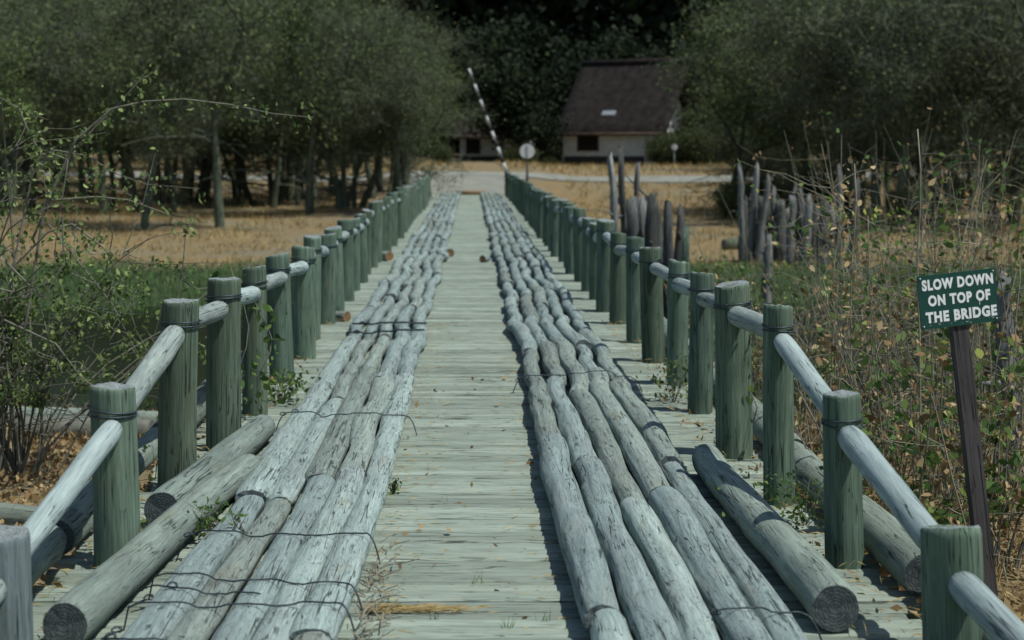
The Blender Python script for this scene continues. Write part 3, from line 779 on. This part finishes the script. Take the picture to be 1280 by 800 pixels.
def tree(name, kind, v, loc, s, rz, label, group):
    tm, cm = VAR[kind][v % len(VAR[kind])]
    root = empty(name, loc, rz); root.scale = (s, s, s); tag(root, label, 'tree', group)
    link(bpy.data.objects.new('trunk', tm), root); link(bpy.data.objects.new('crown', cm), root); return root
def plant_tree(name, kind, v, px, d, s, label, group=None, rz=None):
    x = X(px, d); return tree(name, kind, v, (x, d, ground_z(x, d)), s, R.uniform(0, 6.28) if rz is None else rz, label, group)
GL, GR_ = 'trees of the bare wood on the pond side', 'trees of the thicket on the sign side'
left = [(40, 60, 'twiggy'), (128, 56, 'leafy'), (180, 49, 'twiggy'), (222, 64, 'leafy'), (275, 50, 'twiggy'), (318, 68, 'leafy'), (342, 64, 'twiggy'), (388, 57, 'leafy'), (414, 74, 'twiggy'), (446, 60, 'leafy'), (466, 69, 'twiggy'), (507, 80, 'leafy'), (490, 84, 'twiggy'), (-30, 52, 'leafy'), (85, 72, 'twiggy')]
left_lab = ['sparse grey tree straight behind the twiggy shrub, in the near line of the wood', 'leafier tree just past the shrub where the wood meets the dry grass', 'dark trunked bare tree standing out farthest into the dry grass', 'leafy tree behind the bare tree that stands out into the dry grass', 'slim pale bare tree alone at the grass edge, second out from the wood', 'leafy tree in the shade behind the slim pale bare tree',
    'bare tree set back between the slim pale tree and the railing', 'leafy tree whose straight trunk rises from dry grass mid-wood', 'thin bare tree behind the straight-trunked leafy one', 'leafy low-crowned tree near the far railing posts', 'bare tree just behind the low-crowned tree by the far railing', 'leafy tree at the roadside corner nearest the raised boom pole',
    'thin bare tree close beside the roadside corner tree', 'leafy tree cut by the photo edge, beyond the twiggy shrub', 'bare tree deeper in the wood behind the shrub top']
for i, ((px, d, kd), lb) in enumerate(zip(left, left_lab)):
    plant_tree('savanna_tree', kd, i, px, d, R.uniform(.9, 1.15), lb, GL)
right = [(918, 58, 'leafy'), (960, 62, 'twiggy'), (990, 58, 'leafy'), (1035, 66, 'bare'), (1076, 56, 'bare'), (1110, 70, 'leafy'), (1146, 54, 'bare'), (1192, 60, 'bare'), (1244, 50, 'bare'), (1300, 58, 'leafy'), (925, 84, 'olive'), (960, 74, 'olive'), (893, 129, 'bushy')]
right_lab = ['leaning dark trunked tree at the edge of the yellow clearing by the house', 'bare tree above the pale leaning snags, next to the leaning dark tree', 'leafy tree above the thick dark snags', 'bare tree set back behind the dark snags', 'bare tree straight behind the dry-leaved stems beside the sign', 'leafy tree set back over the top of the roadside shrubs',
    'bare tree behind the tall dry cane left of the sign', 'bare tree above the sign board, deep in the thicket', 'tall dark straight trunk by the photo edge behind the sign', 'leafy tree cut off by the photo edge past the sign', 'bushy olive tree screening the end wall of the thatched house', 'small olive tree between the leaning dark tree and the clearing', 'tall leafy tree right before the shaded end of the thatched house']
for i, ((px, d, kd), lb) in enumerate(zip(right, right_lab)):
    plant_tree('savanna_tree', kd, i + 2, px, d, R.uniform(.95, 1.15) * (2.0 if d > 120 else 1), lb, GR_)
tr = random.Random(77)
for i in range(36):
    d = tr.uniform(56, 78); px = tr.uniform(-40, 520)
    plant_tree('savanna_tree', ('bare', 'twiggy', 'bare', 'leafy')[i % 4], i, px, d, tr.uniform(.7, 1.1), 'background tree deep in the bare wood on the pond side, far behind the grass edge', GL)
for i, px in enumerate((1010, 1062, 1098, 1128, 1168, 1210, 1230, 1268)):
    d = tr.uniform(47, 60)
    plant_tree('savanna_tree', 'bare', i, px, d, tr.uniform(1.0, 1.3), 'slim bare tree among the trunks of the sign-side thicket', GR_)
for i in range(18):
    d = tr.uniform(46, 64); px = 905 + 400 * ((i + tr.random()) / 18)
    plant_tree('thicket_bush', ('bushy', 'olive', 'bare')[i % 3], i, px, d, tr.uniform(.35, .6), 'low bush in the dark thicket behind the snags, under the sign-side trees', 'bushes of the thicket')
for d in (70, 80, 90, 100, 112, 126, 142):
    for q in range(9 if d < 100 else 11):
        for side in (-1, 1):
            x = side * (tr.uniform(0, 1) * (.36 * d) + (4.6 if side < 0 else 14) + .03 * d)
            if abs(d - 91 + .045 * x) < 4.2: continue
            if side > 0 and d > 95 and x < 21: continue
            if side < 0 and d > 95 and x > -6: continue
            if abs(x) > .45 * d: continue
            kd = tr.choice(('twiggy', 'leafy', 'bare', 'twiggy', 'leafy'))
            tree('savanna_tree', kd, tr.randrange(9), (x, d, ground_z(x, d)), tr.uniform(.95, 1.35) * (1 + .35 * (d > 90)), tr.uniform(0, 6.28),
                 'background tree deep in the bare wood on the pond side, far behind the grass edge' if side < 0 else 'background tree deep in the thicket on the sign side, far behind the snags', GL if side < 0 else GR_)
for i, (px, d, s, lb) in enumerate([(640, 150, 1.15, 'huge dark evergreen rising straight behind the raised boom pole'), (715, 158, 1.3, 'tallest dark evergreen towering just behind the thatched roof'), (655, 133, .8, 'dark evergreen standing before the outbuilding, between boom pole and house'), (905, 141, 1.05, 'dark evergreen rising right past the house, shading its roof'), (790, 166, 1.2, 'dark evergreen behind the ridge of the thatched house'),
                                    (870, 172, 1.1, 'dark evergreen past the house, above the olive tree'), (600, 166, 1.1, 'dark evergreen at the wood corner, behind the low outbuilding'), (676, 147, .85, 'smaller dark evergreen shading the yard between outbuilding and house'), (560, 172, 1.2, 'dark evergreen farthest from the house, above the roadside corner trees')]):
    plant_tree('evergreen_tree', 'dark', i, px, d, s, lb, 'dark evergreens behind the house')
for i, (px, d, s, lb) in enumerate([(660, 128, .5, 'olive shrub-like tree growing between the outbuilding and the white house'), (686, 131, .36, 'small olive bush tree touching the window end of the white house'), (552, 118, .55, 'low olive bush tree at the road edge below the outbuilding'), (846, 127, .95, 'olive bush tree before the shaded end wall of the house'), (824, 129, .62, 'low olive bush tree hiding the lower corner of the house end wall'), (841, 129.5, 1.2, 'tallest olive bush tree, right against the house end wall'), (876, 125, 1.1, 'larger olive bush tree right of the one at the house end wall'), (640, 130, .5, 'low olive bush tree right behind the striped boom pole base')]):
    plant_tree('bush_tree', 'bushy', i, px, d, s, lb, 'bushes round the house')
# the far wood that reads as one mass
n = 90000
P = np.stack([NP.uniform(-85, 85, n), NP.uniform(182, 205, n), NP.uniform(0, 27, n)], 1)
P[:, 2] += 1.0
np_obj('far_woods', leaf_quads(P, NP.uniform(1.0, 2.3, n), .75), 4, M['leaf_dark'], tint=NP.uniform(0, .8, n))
tag(bpy.data.objects['far_woods'], 'dark far wood closing the view behind all the trees', 'woods', kind='stuff')

# ------------------------------------------------------------------ upright dead trunks
def snag(top, base, d, w, label, mat, group, fork=False, seed=0):
    rs = random.Random(seed + 500); a = at(*base, d); b = at(*top, d); a.z = ground_z(a.x, d) - .2
    root_z = ground_z(a.x, d); r = w * (1.3 if group == G1 else 1.08) / F * d / 2
    n = 9; pts = []; rad = []
    for i in range(n + 1):
        t = i / n; p = a.lerp(b, t) - Vector((a.x, d, root_z)); p.x += .05 * nz(t * 3 + seed, 1) * (t > 0); p.y += .06 * nz(t * 3 + seed, 2)
        pts.append(p); rad.append(r * (1.15 - .35 * t) * (1 + .15 * nz(t * 5 + seed, 9)))
    rad[-1] *= .7; rad[-2] *= .92
    m = MB(); m.tube(pts, rad, 10)
    if fork:
        q = pts[6]; m.tube([q, q + Vector((rs.uniform(-.2, .2), .05, .35)), q + Vector((rs.uniform(-.35, .35), .1, .75))], [r * .5, r * .4, r * .15], 7)
    for _ in range(2):
        q = pts[rs.randrange(3, 8)]; m.tube([q, q + Vector((rs.uniform(-.25, .25), rs.uniform(-.2, .2), rs.uniform(0, .15)))], [r * .4, r * .15], 6)
    for q in range(len(m.v)):
        x_, y_, z_ = m.v[q]; kx = 1 + seed
        e = .55 * r; m.v[q] = (x_ + e * nz(x_ * 14 + kx, y_ * 14, z_ * 1.6), y_ + e * nz(x_ * 14, y_ * 14 + kx, z_ * 1.6 + 9), z_ + (.22 * nz(x_ * 17, y_ * 17, kx) if 90 <= q < 100 else 0))
    o = m.build('dead_tree', M[mat]); o.location = (a.x, d, root_z); tag(o, label, 'dead trunk', group)
G1, G2 = 'dead trunks standing by the mid railing', 'dead trunks standing before the thicket'
for i, s in enumerate([((762, 197), (781, 300), 27, 8, 'tall pale dead trunk leaning away, leftmost of the snags by the mid railing', 'snag', G1), ((776, 186), (786, 300), 27.5, 7, 'thin dark dead trunk, tallest of the snags by the mid railing', 'dark_snag', G1, True),
    ((797, 202), (795, 300), 27.8, 7, 'thin upright dark trunk with a short fork rising behind thicker snags', 'dark_snag', G1, True), ((790, 249), (792, 330), 26.5, 14, 'thick grey dead trunk right beside the tall pale leaning one', 'dark_snag', G1), ((803, 251), (804, 330), 26.7, 12, 'thick grey dead trunk, middle of the packed group by the railing', 'snag', G1),
    ((815, 245), (822, 330), 26.4, 17, 'thickest dark dead trunk, pointed at the top, ending the packed group', 'dark_snag', G1), ((836, 253), (836, 345), 25, 12, 'dark dead trunk standing apart, nearer the thick packed group', 'dark_snag', G1), ((850, 258), (850, 345), 24.5, 12, 'dark dead trunk standing apart, beside the short green post', 'dark_snag', G1),
    ((858, 288), (859, 345), 24, 9, 'short green post standing at the end of the mid railing snags', 'post', G1),
    ((923, 205), (931, 310), 36, 7, 'thin white dead trunk, outermost of the snags before the thicket', 'snag', G2), ((946, 205), (937, 310), 36.4, 8, 'pale slanting dead trunk crossing close by the thin white one', 'snag', G2), ((961, 217), (946, 310), 35.8, 8, 'white slanting branchlike trunk, strongest tilt of the thicket snags', 'snag', G2),
    ((942, 246), (941, 315), 36.6, 14, 'broad dark stump-like trunk behind the white slanting trunk', 'dark_snag', G2), ((955, 246), (955, 320), 36.2, 18, 'broadest dark dead trunk before the thicket', 'dark_snag', G2), ((961, 290), (957, 385), 27, 11, 'blue-grey post-like trunk standing nearer the railing than other snags', 'snag', G2),
    ((976, 250), (976, 325), 36, 14, 'dark dead trunk right after the broadest one', 'dark_snag', G2), ((991, 247), (987, 325), 35.5, 10, 'pale straight dead trunk between two dark ones', 'snag', G2), ((1000, 236), (1001, 330), 36.3, 15, 'tall dark dead trunk beside the pale straight one', 'dark_snag', G2, True),
    ((1011, 245), (1005, 330), 35, 12, 'pale dead trunk leaning towards the sign', 'snag', G2), ((1031, 250), (1027, 335), 34, 13, 'grey dead trunk behind dry-leaved stems', 'dark_snag', G2), ((1048, 205), (1050, 335), 35, 9, 'tall thin pale trunk next to the dry-leaved stems', 'snag', G2), ((968, 236), (966, 318), 37, 9, 'thin pale trunk squeezed between the broadest dark snag and the next dark one', 'snag', G2), ((983, 262), (982, 322), 37, 12, 'short grey trunk low behind the pale straight one', 'snag', G2), ((1020, 258), (1017, 330), 36.8, 14, 'short broad dark trunk behind the pale one that leans to the sign', 'dark_snag', G2),
    ((930, 250), (928, 315), 37, 10, 'short dark trunk behind the thin white one', 'dark_snag', G2), ((1040, 262), (1040, 335), 35.6, 12, 'short grey trunk in the gap before the tall thin pale one', 'snag', G2), ((783, 262), (785, 330), 27, 9, 'short grey trunk low behind the tall pale leaning one by the railing', 'snag', G1),
    ((1070, 230), (1064, 340), 33, 12, 'dark dead trunk last before the leafy shrubs', 'dark_snag', G2)]):
    snag(*s[:7], fork=len(s) > 7, seed=i * 13)
# bleached stump behind the sign
snag((1254, 345), (1262, 640), 10.5, 26, 'bleached grey stump post standing right behind the sign board', 'snag', G2, seed=99)
# a fallen trunk in the dry grass
x0, x1 = X(905, 41), X(960, 41)
pole('dead_log', (x0, 41, ground_z(x0, 41) + .12), (x1, 41.4, ground_z(x1, 41) + .2), .16, 'dark fallen trunk lying in yellow grass before the thicket snags', 'fallen trunk', mats=[M['bark'], M['log_end']], segs=12, crook=.1)

# ------------------------------------------------------------------ shrubs
def shrub(name, loc, label, stems, H, spread, n_leaf, lsize, mat_stem, mat_leaf, seed, r=.008, leaf2=None, arch=.25, twigs=3, leaf_up=.25, group=None, vert=False, cat='shrub'):
    rs = random.Random(seed); ng = np.random.default_rng(seed); root = empty(name, loc); tag(root, label, cat, group)
    m = MB(); tips = []
    for s in range(stems):
        a = rs.uniform(0, 6.28); q = rs.uniform(0, 1) ** .6
        p = Vector((math.cos(a) * spread * q * (.95 if vert else .25), math.sin(a) * spread * q * (.95 if vert else .25), -.08))
        d = Vector((math.cos(a) * arch * q + rs.gauss(0, .1), math.sin(a) * arch * q + rs.gauss(0, .1), 1))
        L = H * rs.uniform(.5, 1.08); n = 7
        pts, dd = branch_pts(p, d, L, n, .09 if vert else .16, rs, -.02 if vert else -.06)
        rr = r * rs.uniform(.6, 1.3); m.tube(pts, [rr * (1 - .7 * i / n) for i in range(n + 1)], 5, cap=False)
        tips += [pts[i] for i in range(2, n + 1)]
        for t in range(twigs):
            i = rs.randrange(2, n); dq = Vector((rs.gauss(0, 1), rs.gauss(0, 1), rs.uniform(-.3, 1.0)))
            tp, _ = branch_pts(pts[i], dq, L * rs.uniform(.12, .35), 4, .22, rs, -.05)
            m.tube(tp, [rr * .5 * (1 - .6 * j / 4) for j in range(5)], 3, cap=False); tips += tp[1:]
    m.build('stems', M[mat_stem], root)
    T = np.array([tuple(t) for t in tips])
    def put(nm, n, mt, size, lo):
        wgt = (T[:, 2] > lo * H * .6) * (.2 + ng.random(len(T)) ** 9 * 9) + 1e-6
        idx = ng.choice(len(T), n, p=wgt / wgt.sum()); P = T[idx] + ng.normal(0, .028, (n, 3))
        np_obj(nm, ovate(P, ng.uniform(.55, 1.35, n) * size, .55, .55, ng), 6, M[mt], root, np.clip(ng.beta(1.6, 1.8, n), 0, 1))
    put('leaves', n_leaf, mat_leaf, lsize, leaf_up)
    if leaf2: put('dry_leaves', leaf2[0], leaf2[2], leaf2[1], leaf2[3])
    return root
def gshrub(px, d, *a, **kw):
    x = X(px, d); return shrub('shrub', (x, d, ground_z(x, d)), *a, **kw)
GS = 'wild shrubs along the sign side'
SH = [(1255, 7.9, 'low shrub at the foot of the sign post with fresh green leaves', 22, 1.0, .45, 150, .05, 61), (1150, 8.2, 'leafy green shrub between the first railing posts and the sign', 30, 1.25, .5, 230, .055, 62), (1085, 9.6, 'thin stemmed shrub behind the second sign-side post', 34, 1.45, .55, 150, .045, 63),
      (1190, 9.8, 'dense twiggy shrub straight behind the sign', 44, 1.75, .6, 240, .05, 64), (1270, 10.2, 'tall twiggy shrub past the sign by the bleached stump', 36, 1.8, .6, 200, .05, 65), (1040, 11.5, 'pale stemmed shrub behind the third sign-side post', 40, 1.5, .6, 130, .045, 66),
      (1120, 12.0, 'tall upright shrub with brown curled leaves', 46, 2.1, .65, 150, .05, 67), (1215, 13.0, 'tall dense shrub farther back above the sign', 46, 2.3, .8, 230, .05, 68), (1000, 14.5, 'bushy shrub with grey stems behind the fourth and fifth posts', 40, 1.7, .8, 260, .05, 69), (1075, 16.5, 'tall bare-stemmed shrub before the dead trunks', 44, 2.6, .9, 200, .05, 70),
      (1165, 18.0, 'tall green shrub farthest back on the sign side', 46, 3.0, 1.1, 380, .055, 71), (950, 19.0, 'low green bush on the bank behind the seventh post', 34, 1.4, .9, 700, .06, 72), (1280, 17.0, 'wide shrub at the photo edge behind the bleached stump', 46, 2.8, 1.1, 320, .055, 73), (905, 22.5, 'low green bush on the pond bank near the short green post', 30, 1.3, .9, 600, .06, 74)]
for (px, d, lb, st_n, H, sp, nl, ls, sd_) in SH:
    gshrub(px, d, lb, int(st_n * .75), H * 1.12, sp, int(nl * 1.7), ls * 1.2, 'cane' if sd_ % 2 else 'twig', 'leaf_green' if sd_ % 3 else 'leaf_shrub', sd_, r=.0065, leaf2=(int(nl * 1.3), ls * 1.1, 'leaf_dry', .15), vert=True, arch=.18, twigs=4, group=GS)
# tall single canes
def cane(px0, py0, px1, py1, d, label, leafy=None, r=.008):
    a = at(px0, py0, d); a.z = ground_z(a.x, d); b = at(px1, py1, d) - a; root = empty('dry_cane', a); tag(root, label, 'cane', 'tall dry canes among the shrubs')
    pts = [Vector((0, 0, -.05)) + b * (i / 10) + Vector((.03 * nz(i * .4, px0), .03 * nz(i * .4, px1), 0)) for i in range(11)]
    m = MB(); m.tube(pts, [r * (1 - .05 * i) for i in range(11)], 6); m.build('stem', M['cane'], root)
    if leafy:
        mt, n, lo = leafy; P = []
        for _ in range(n):
            t = R.uniform(lo, 1); P.append(tuple(b * t + Vector((R.gauss(0, .09), R.gauss(0, .09), R.gauss(0, .02)))))
        np_obj('leaves', ovate(P, NP.uniform(.035, .065, n), .6, .3), 6, M[mt], root, NP.uniform(.3, 1, n))
cane(1152, 560, 1147, 150, 9.0, 'tall straight pale cane rising above the sign with a green tip', None, .0075)
cane(1060, 600, 1068, 195, 10.5, 'tall stem hung with golden dry leaves', ('leaf_dry', 70, .45), .008)
cane(1030, 560, 1052, 240, 11.2, 'shorter stem with rusty dry leaves beside the golden one', ('leaf_dry', 55, .4), .008)
cane(1092, 600, 1085, 260, 10.0, 'thin stem with few fresh leaves between the golden stem and the pale cane', ('leaf_green', 40, .5), .006)
cane(1222, 520, 1228, 245, 12.0, 'thin dry cane just above the right corner of the sign', None, .006)

# the twiggy shrub at the left
sx, sd2 = X(22, 11.0), 11.0
sh = shrub('shrub', (sx, sd2, ground_z(sx, sd2)), 'large tangled twiggy shrub with arching pale branches beside the pond', 48, 2.6, .95, 5400, .046, 'twig', 'leaf_shrub', 33, r=.010, arch=.40, twigs=7, leaf_up=.35)
m = MB(); lv = []
o3 = Vector(sh.location)
def arch_branch(pl, d, r):
    pts = [at(px, py, d) - o3 for px, py in pl]; out = []
    for i in range(len(pts) - 1):
        for q in range(5): out.append(pts[i].lerp(pts[i + 1], q / 5) + Vector((0, .02 * nz(i, q), .006 * nz(i * 3, q))))
    out.append(pts[-1]); k = len(out)
    m.tube(out, [r * (1 - .75 * i / k) for i in range(k)], 6, cap=False); lv.extend(out[2:])
for pl, d, r in [([(30, 420), (55, 260), (95, 175), (140, 136), (180, 127), (230, 124), (290, 131), (340, 142), (392, 147)], 10.6, .011), ([(40, 300), (90, 190), (125, 153), (150, 128), (175, 100), (198, 87)], 10.7, .010),
                 ([(-20, 110), (10, 128), (24, 136), (60, 150)], 10.4, .007), ([(22, 132), (38, 170), (50, 188), (60, 260)], 10.4, .007), ([(70, 250), (120, 246), (160, 250), (200, 264), (240, 283)], 10.5, .008), ([(20, 330), (60, 290), (90, 280), (130, 310), (150, 345), (175, 400), (200, 440)], 10.2, .008),
                 ([(60, 280), (100, 330), (140, 380), (165, 430), (190, 470)], 10.3, .007), ([(10, 330), (50, 370), (80, 380), (120, 392), (145, 415)], 10.1, .007), ([(78, 270), (80, 330), (50, 380), (65, 440), (85, 480)], 10.0, .007), ([(0, 240), (30, 200), (70, 188), (110, 195), (140, 215), (180, 230), (250, 236)], 10.8, .007),
                 ([(15, 340), (40, 220), (60, 190), (85, 200), (70, 300), (60, 420)], 10.2, .008), ([(5, 400), (70, 430), (100, 470), (125, 490)], 10.0, .008)]:
    arch_branch(pl, d, r)
m.build('arching_branches', M['twig'], sh)
n = 1100; idx = np.clip((NP.integers(0, len(lv) // 4, n) * 4 + NP.integers(0, 2, n)), 0, len(lv) - 1); T = np.array([tuple(p) for p in lv])
np_obj('branch_leaves', ovate(T[idx] + NP.normal(0, .045, (n, 3)), NP.uniform(.022, .055, n), .6, .3), 6, M['leaf_shrub'], sh, NP.uniform(.1, 1, n))

# ------------------------------------------------------------------ climbers and weeds
def weed(px, py, d, z, n, size, spread, h, label, mat='leaf_green', name='weed'):
    x = X(px, d); root = empty(name, (x, d, z)); tag(root, label, 'weed', 'small weeds on and beside the deck')
    P = np.stack([NP.normal(0, spread, n), NP.normal(0, spread, n), NP.uniform(.01, h, n) ** 1.0], 1)
    np_obj('leaves', ovate(P, NP.uniform(.6, 1.3, n) * size, .5, -.4), 6, M[mat], root, NP.uniform(0, .8, n))
    m = MB()
    for _ in range(9): m.tube([(0, 0, -.02), (R.gauss(0, spread * .5), R.gauss(0, spread * .5), h * .5), (R.gauss(0, spread), R.gauss(0, spread), h)], [.003, .002, .001], 3, cap=False)
    m.build('stems', M['twig'], root)
weed(264, 650, 6.95, .01, 110, .035, .045, .16, 'green weed tuft between the thick pole and the pond-side track')
weed(296, 655, 6.75, .05, 45, .03, .03, .13, 'small weed sprouting among the pond-side track logs')
weed(352, 500, 10.9, .0, 260, .045, .12, .20, 'spreading weed clump on the planks by the third pond-side post')
weed(181, 662, 6.95, .0, 26, .045, .04, .10, 'weed under the pole with the black ringed end')
weed(842, 500, 10.9, .0, 130, .04, .09, .30, 'feathery weed growing by the fourth sign-side post', 'leaf_shrub')
weed(1005, 655, 7.3, .0, 260, .03, .13, .22, 'dark small-leaved weed at the foot of the second sign-side post')
weed(492, 616, 7.95, .0, 40, .03, .02, .06, 'tiny weed against the inner edge of the pond-side track')
for i, (px, py, lb) in enumerate([(545, 775, 'tiny grass sprout in a plank gap near the frame bottom'), (636, 785, 'tiny broad-leaved sprout between planks near the frame bottom'), (680, 778, 'tiny grass sprout near the sign-side track shadow'), (592, 730, 'thin grass sprout mid-walkway')]):
    d = EYE * F / (py - HY); o = np_obj('grass_sprout', blades(np.array([[NP.normal(0, .012), NP.normal(0, .008), 0] for _ in range(9)]), NP.uniform(.03, .07, 9), .004, .5), 3, M['grass_green'], tint=NP.uniform(.3, 1, 9))
    o.location = (X(px, d), d, .0); tag(o, lb, 'grass sprout', 'small weeds on and beside the deck')
def vine(px, d, z0, z1, label, n=60, size=.06):
    x = X(px, d); root = empty('climber', (x, d, 0)); tag(root, label, 'climbing plant')
    pts = [Vector((.05 * math.sin(i * .9) + .02, .03 * math.cos(i * 1.3), z0 + (z1 - z0) * i / 12)) for i in range(13)]
    m = MB(); m.tube(pts, .004, 4); m.build('stem', M['twig'], root)
    P = [tuple(R.choice(pts) + Vector((R.gauss(0, .07), R.gauss(0, .05), R.gauss(0, .04)))) for _ in range(n)]
    np_obj('leaves', ovate(P, NP.uniform(.6, 1.3, n) * size, .6, .8), 6, M['leaf_green'], root, NP.uniform(0, .75, n))
vine(326, 10.1, -.2, .75, 'green climber hanging on the fourth pond-side post', 70)
vine(296, 9.6, -.4, 1.0, 'thin climber rising behind the third pond-side post', 45, .05)
vine(200, 8.4, -.5, .62, 'sparse climber behind the second pond-side post', 30, .045)
vine(930, 8.9, .15, .95, 'yellowing climber wound round the third sign-side post', 22, .045)
vine(1100, 7.9, -.3, .75, 'broad-leaved climber just past the near sign-side posts', 70, .065)

# bark splinters fallen from the inner near log
m = MB(); m.smooth = False; sr = random.Random(8)
for i in range(110):
    x = -.40 + abs(sr.gauss(0, .045)); y = 6.05 + sr.gauss(0, .32); L = sr.uniform(.03, .13); a_ = sr.gauss(1.3, .5); w = sr.uniform(.0015, .005); z = sr.uniform(.005, .07)
    dx, dy = math.cos(a_) * L, math.sin(a_) * L
    m.add([(x, y, z), (x + dx, y + dy, z + .012), (x + dx + w, y + dy, z + .012), (x + w * 2, y, z + .003), (x, y, z - .003), (x + dx, y + dy, z + .008)], [(0, 1, 2, 3), (0, 4, 5, 1)])
tag(m.build('bark_splinters', M['cane']), 'pile of splintered bark strips against the inner pond-side log', 'bark pile', kind='stuff')

# ------------------------------------------------------------------ ground cover (nobody could count it)
def scatter(n, xr, yr, keep):
    out = []
    while len(out) < n:
        x = NP.uniform(*xr); y = NP.uniform(*yr)
        if abs(x) > 1.86 and keep(x, y): out.append((x, y, ground_z(x, y)))
    return np.array(out)
P = scatter(30000, (-6.5, 7.5), (4.5, 16), lambda x, y: abs(x) < .42 * y + 1.2 and nz(x * .7, y * .7, 6) > -.45)
P[:, 2] += NP.uniform(0, .05, len(P))
tag(np_obj('leaf_litter', leaf_quads(P, NP.uniform(.03, .085, len(P)), .55, -.1), 4, M['leaf_dry'], tint=np.clip(NP.beta(2, 2.2, len(P)), 0, 1)), 'brown fallen leaves covering the near ground', 'leaf litter', kind='stuff')
P = scatter(9000, (1.9, 7), (4.8, 14), lambda x, y: nz(x * .9, y * .9, 1) > .0)
Q = scatter(3000, (-6, -1.9), (5, 15), lambda x, y: nz(x * .9, y * .9, 1) > .12)
P = np.concatenate([P, Q])
G = blades(P, NP.uniform(.06, .30, len(P)), .006, .7)
P2 = scatter(26000, (-26, 26), (33, 64), lambda x, y: abs(x) < .36 * y + 4 and veg(x, y) < .5 and nz(x * .35, y * .35, 4) > -.12)
G2 = blades(P2, NP.uniform(.05, .34, len(P2)) * (.45 + .8 * np.array([max(0, .5 + nz(p[0] * .5, p[1] * .4, 8)) for p in P2])), .03, .7)
P3 = scatter(12000, (-40, 40), (64, 132), lambda x, y: abs(x) < .36 * y + 4 and abs(y - 91 + .045 * x) > 4 and not (abs(x) < 4.6 and y < 94))
G3 = blades(P3, NP.uniform(.15, .5, len(P3)), .07, .5)
P4 = scatter(4500, (-8, 12), (12, 18), lambda x, y: abs(x) < .36 * y + 2 and nz(x * .5, y * .5, 4) > -.1); G4 = blades(P4, NP.uniform(.05, .2, len(P4)), .012, .8)
V = np.concatenate([G, G2, G3, G4])
tag(np_obj('dry_grass', V, 3, M['grass_dry'], tint=np.clip(NP.beta(2, 2, len(V) // 3) + .45 * np.array([nz(V[3 * i][0] * .45, V[3 * i][1] * .3, 5) for i in range(len(V) // 3)]), 0, 1)), 'dry yellow grass over the banks and the far clearing', 'grass', kind='stuff')
P = scatter(26000, (-15, 17), (16.6, 38), lambda x, y: abs(x) < .36 * y + 3 and ((veg(x, y) > .35 and y > 25.5) or (16.6 < y < 18.6 and nz(x, y, 2) > (.28 if x < 0 else -.1))))
tag(np_obj('green_grass', blades(P, NP.uniform(.06, .25, len(P)), .02, .55), 3, M['grass_green'], tint=np.clip(NP.beta(1.8, 2, len(P)), 0, 1)), 'green grass and reeds along the pond banks', 'grass', kind='stuff')
# straw and leaves caught on the deck
n = 900; P = np.stack([NP.uniform(-.42, .05, n) ** 1, 5.93 + NP.normal(0, .018, n), NP.uniform(.0, .012, n)], 1); keep = NP.random(n) < np.clip(1.0 - (P[:, 0] + .42) / .46, .05, 1); P = P[keep]
th = NP.normal(0, .25, len(P)); L = NP.uniform(.03, .09, len(P)); dr_ = np.stack([np.cos(th), np.sin(th), NP.uniform(0, .15, len(P))], 1) * L[:, None]
V1 = np.stack([P, P + dr_, P + dr_ * .5 + np.array([0, .003, .002])], 1).reshape(-1, 3)
n = 900; P = np.stack([NP.choice([-1, 1], n) * (.42 - np.abs(NP.normal(0, .14, n))), NP.uniform(5, 16, n), np.full(n, .004)], 1); th = NP.normal(0, .6, n); L = NP.uniform(.01, .06, n); dr_ = np.stack([np.cos(th), np.sin(th), NP.uniform(0, .1, n)], 1) * L[:, None]
V2 = np.stack([P, P + dr_, P + dr_ * .5 + np.array([0, .004, .003])], 1).reshape(-1, 3)
n = 1500; xs_ = NP.choice([-1, 1], n) * NP.uniform(1.32, 1.72, n); P = np.stack([xs_, NP.uniform(4.8, 16, n), NP.uniform(0, .03, n)], 1); th = NP.uniform(0, 6.28, n); L = NP.uniform(.03, .1, n); dr_ = np.stack([np.cos(th), np.sin(th), NP.uniform(0, .4, n)], 1) * L[:, None]
V3 = np.stack([P, P + dr_, P + dr_ * .5 + np.array([0.004, .004, .004])], 1).reshape(-1, 3)
V = np.concatenate([V1, V2, V3])
tag(np_obj('straw_litter', V, 3, M['grass_dry'], tint=NP.uniform(0, 1, len(V) // 3)), 'straw and bits of dry grass caught on the deck planks', 'straw', kind='stuff')
n = 420; sgn = NP.choice([-1, 1], n); P = np.stack([sgn * NP.uniform(1.30, 1.68, n), NP.uniform(4.8, 13, n), NP.uniform(.004, .02, n)], 1)
n2 = 60; P = np.concatenate([P, np.stack([NP.uniform(-.4, .4, n2), NP.uniform(5, 12, n2), np.full(n2, .006)], 1)])
tag(np_obj('deck_leaves', leaf_quads(P, NP.uniform(.015, .055, len(P)), .55, -.1), 4, M['leaf_dry'], tint=NP.uniform(0, .8, len(P))), 'small brown leaves blown onto the deck edges', 'leaf litter', kind='stuff')
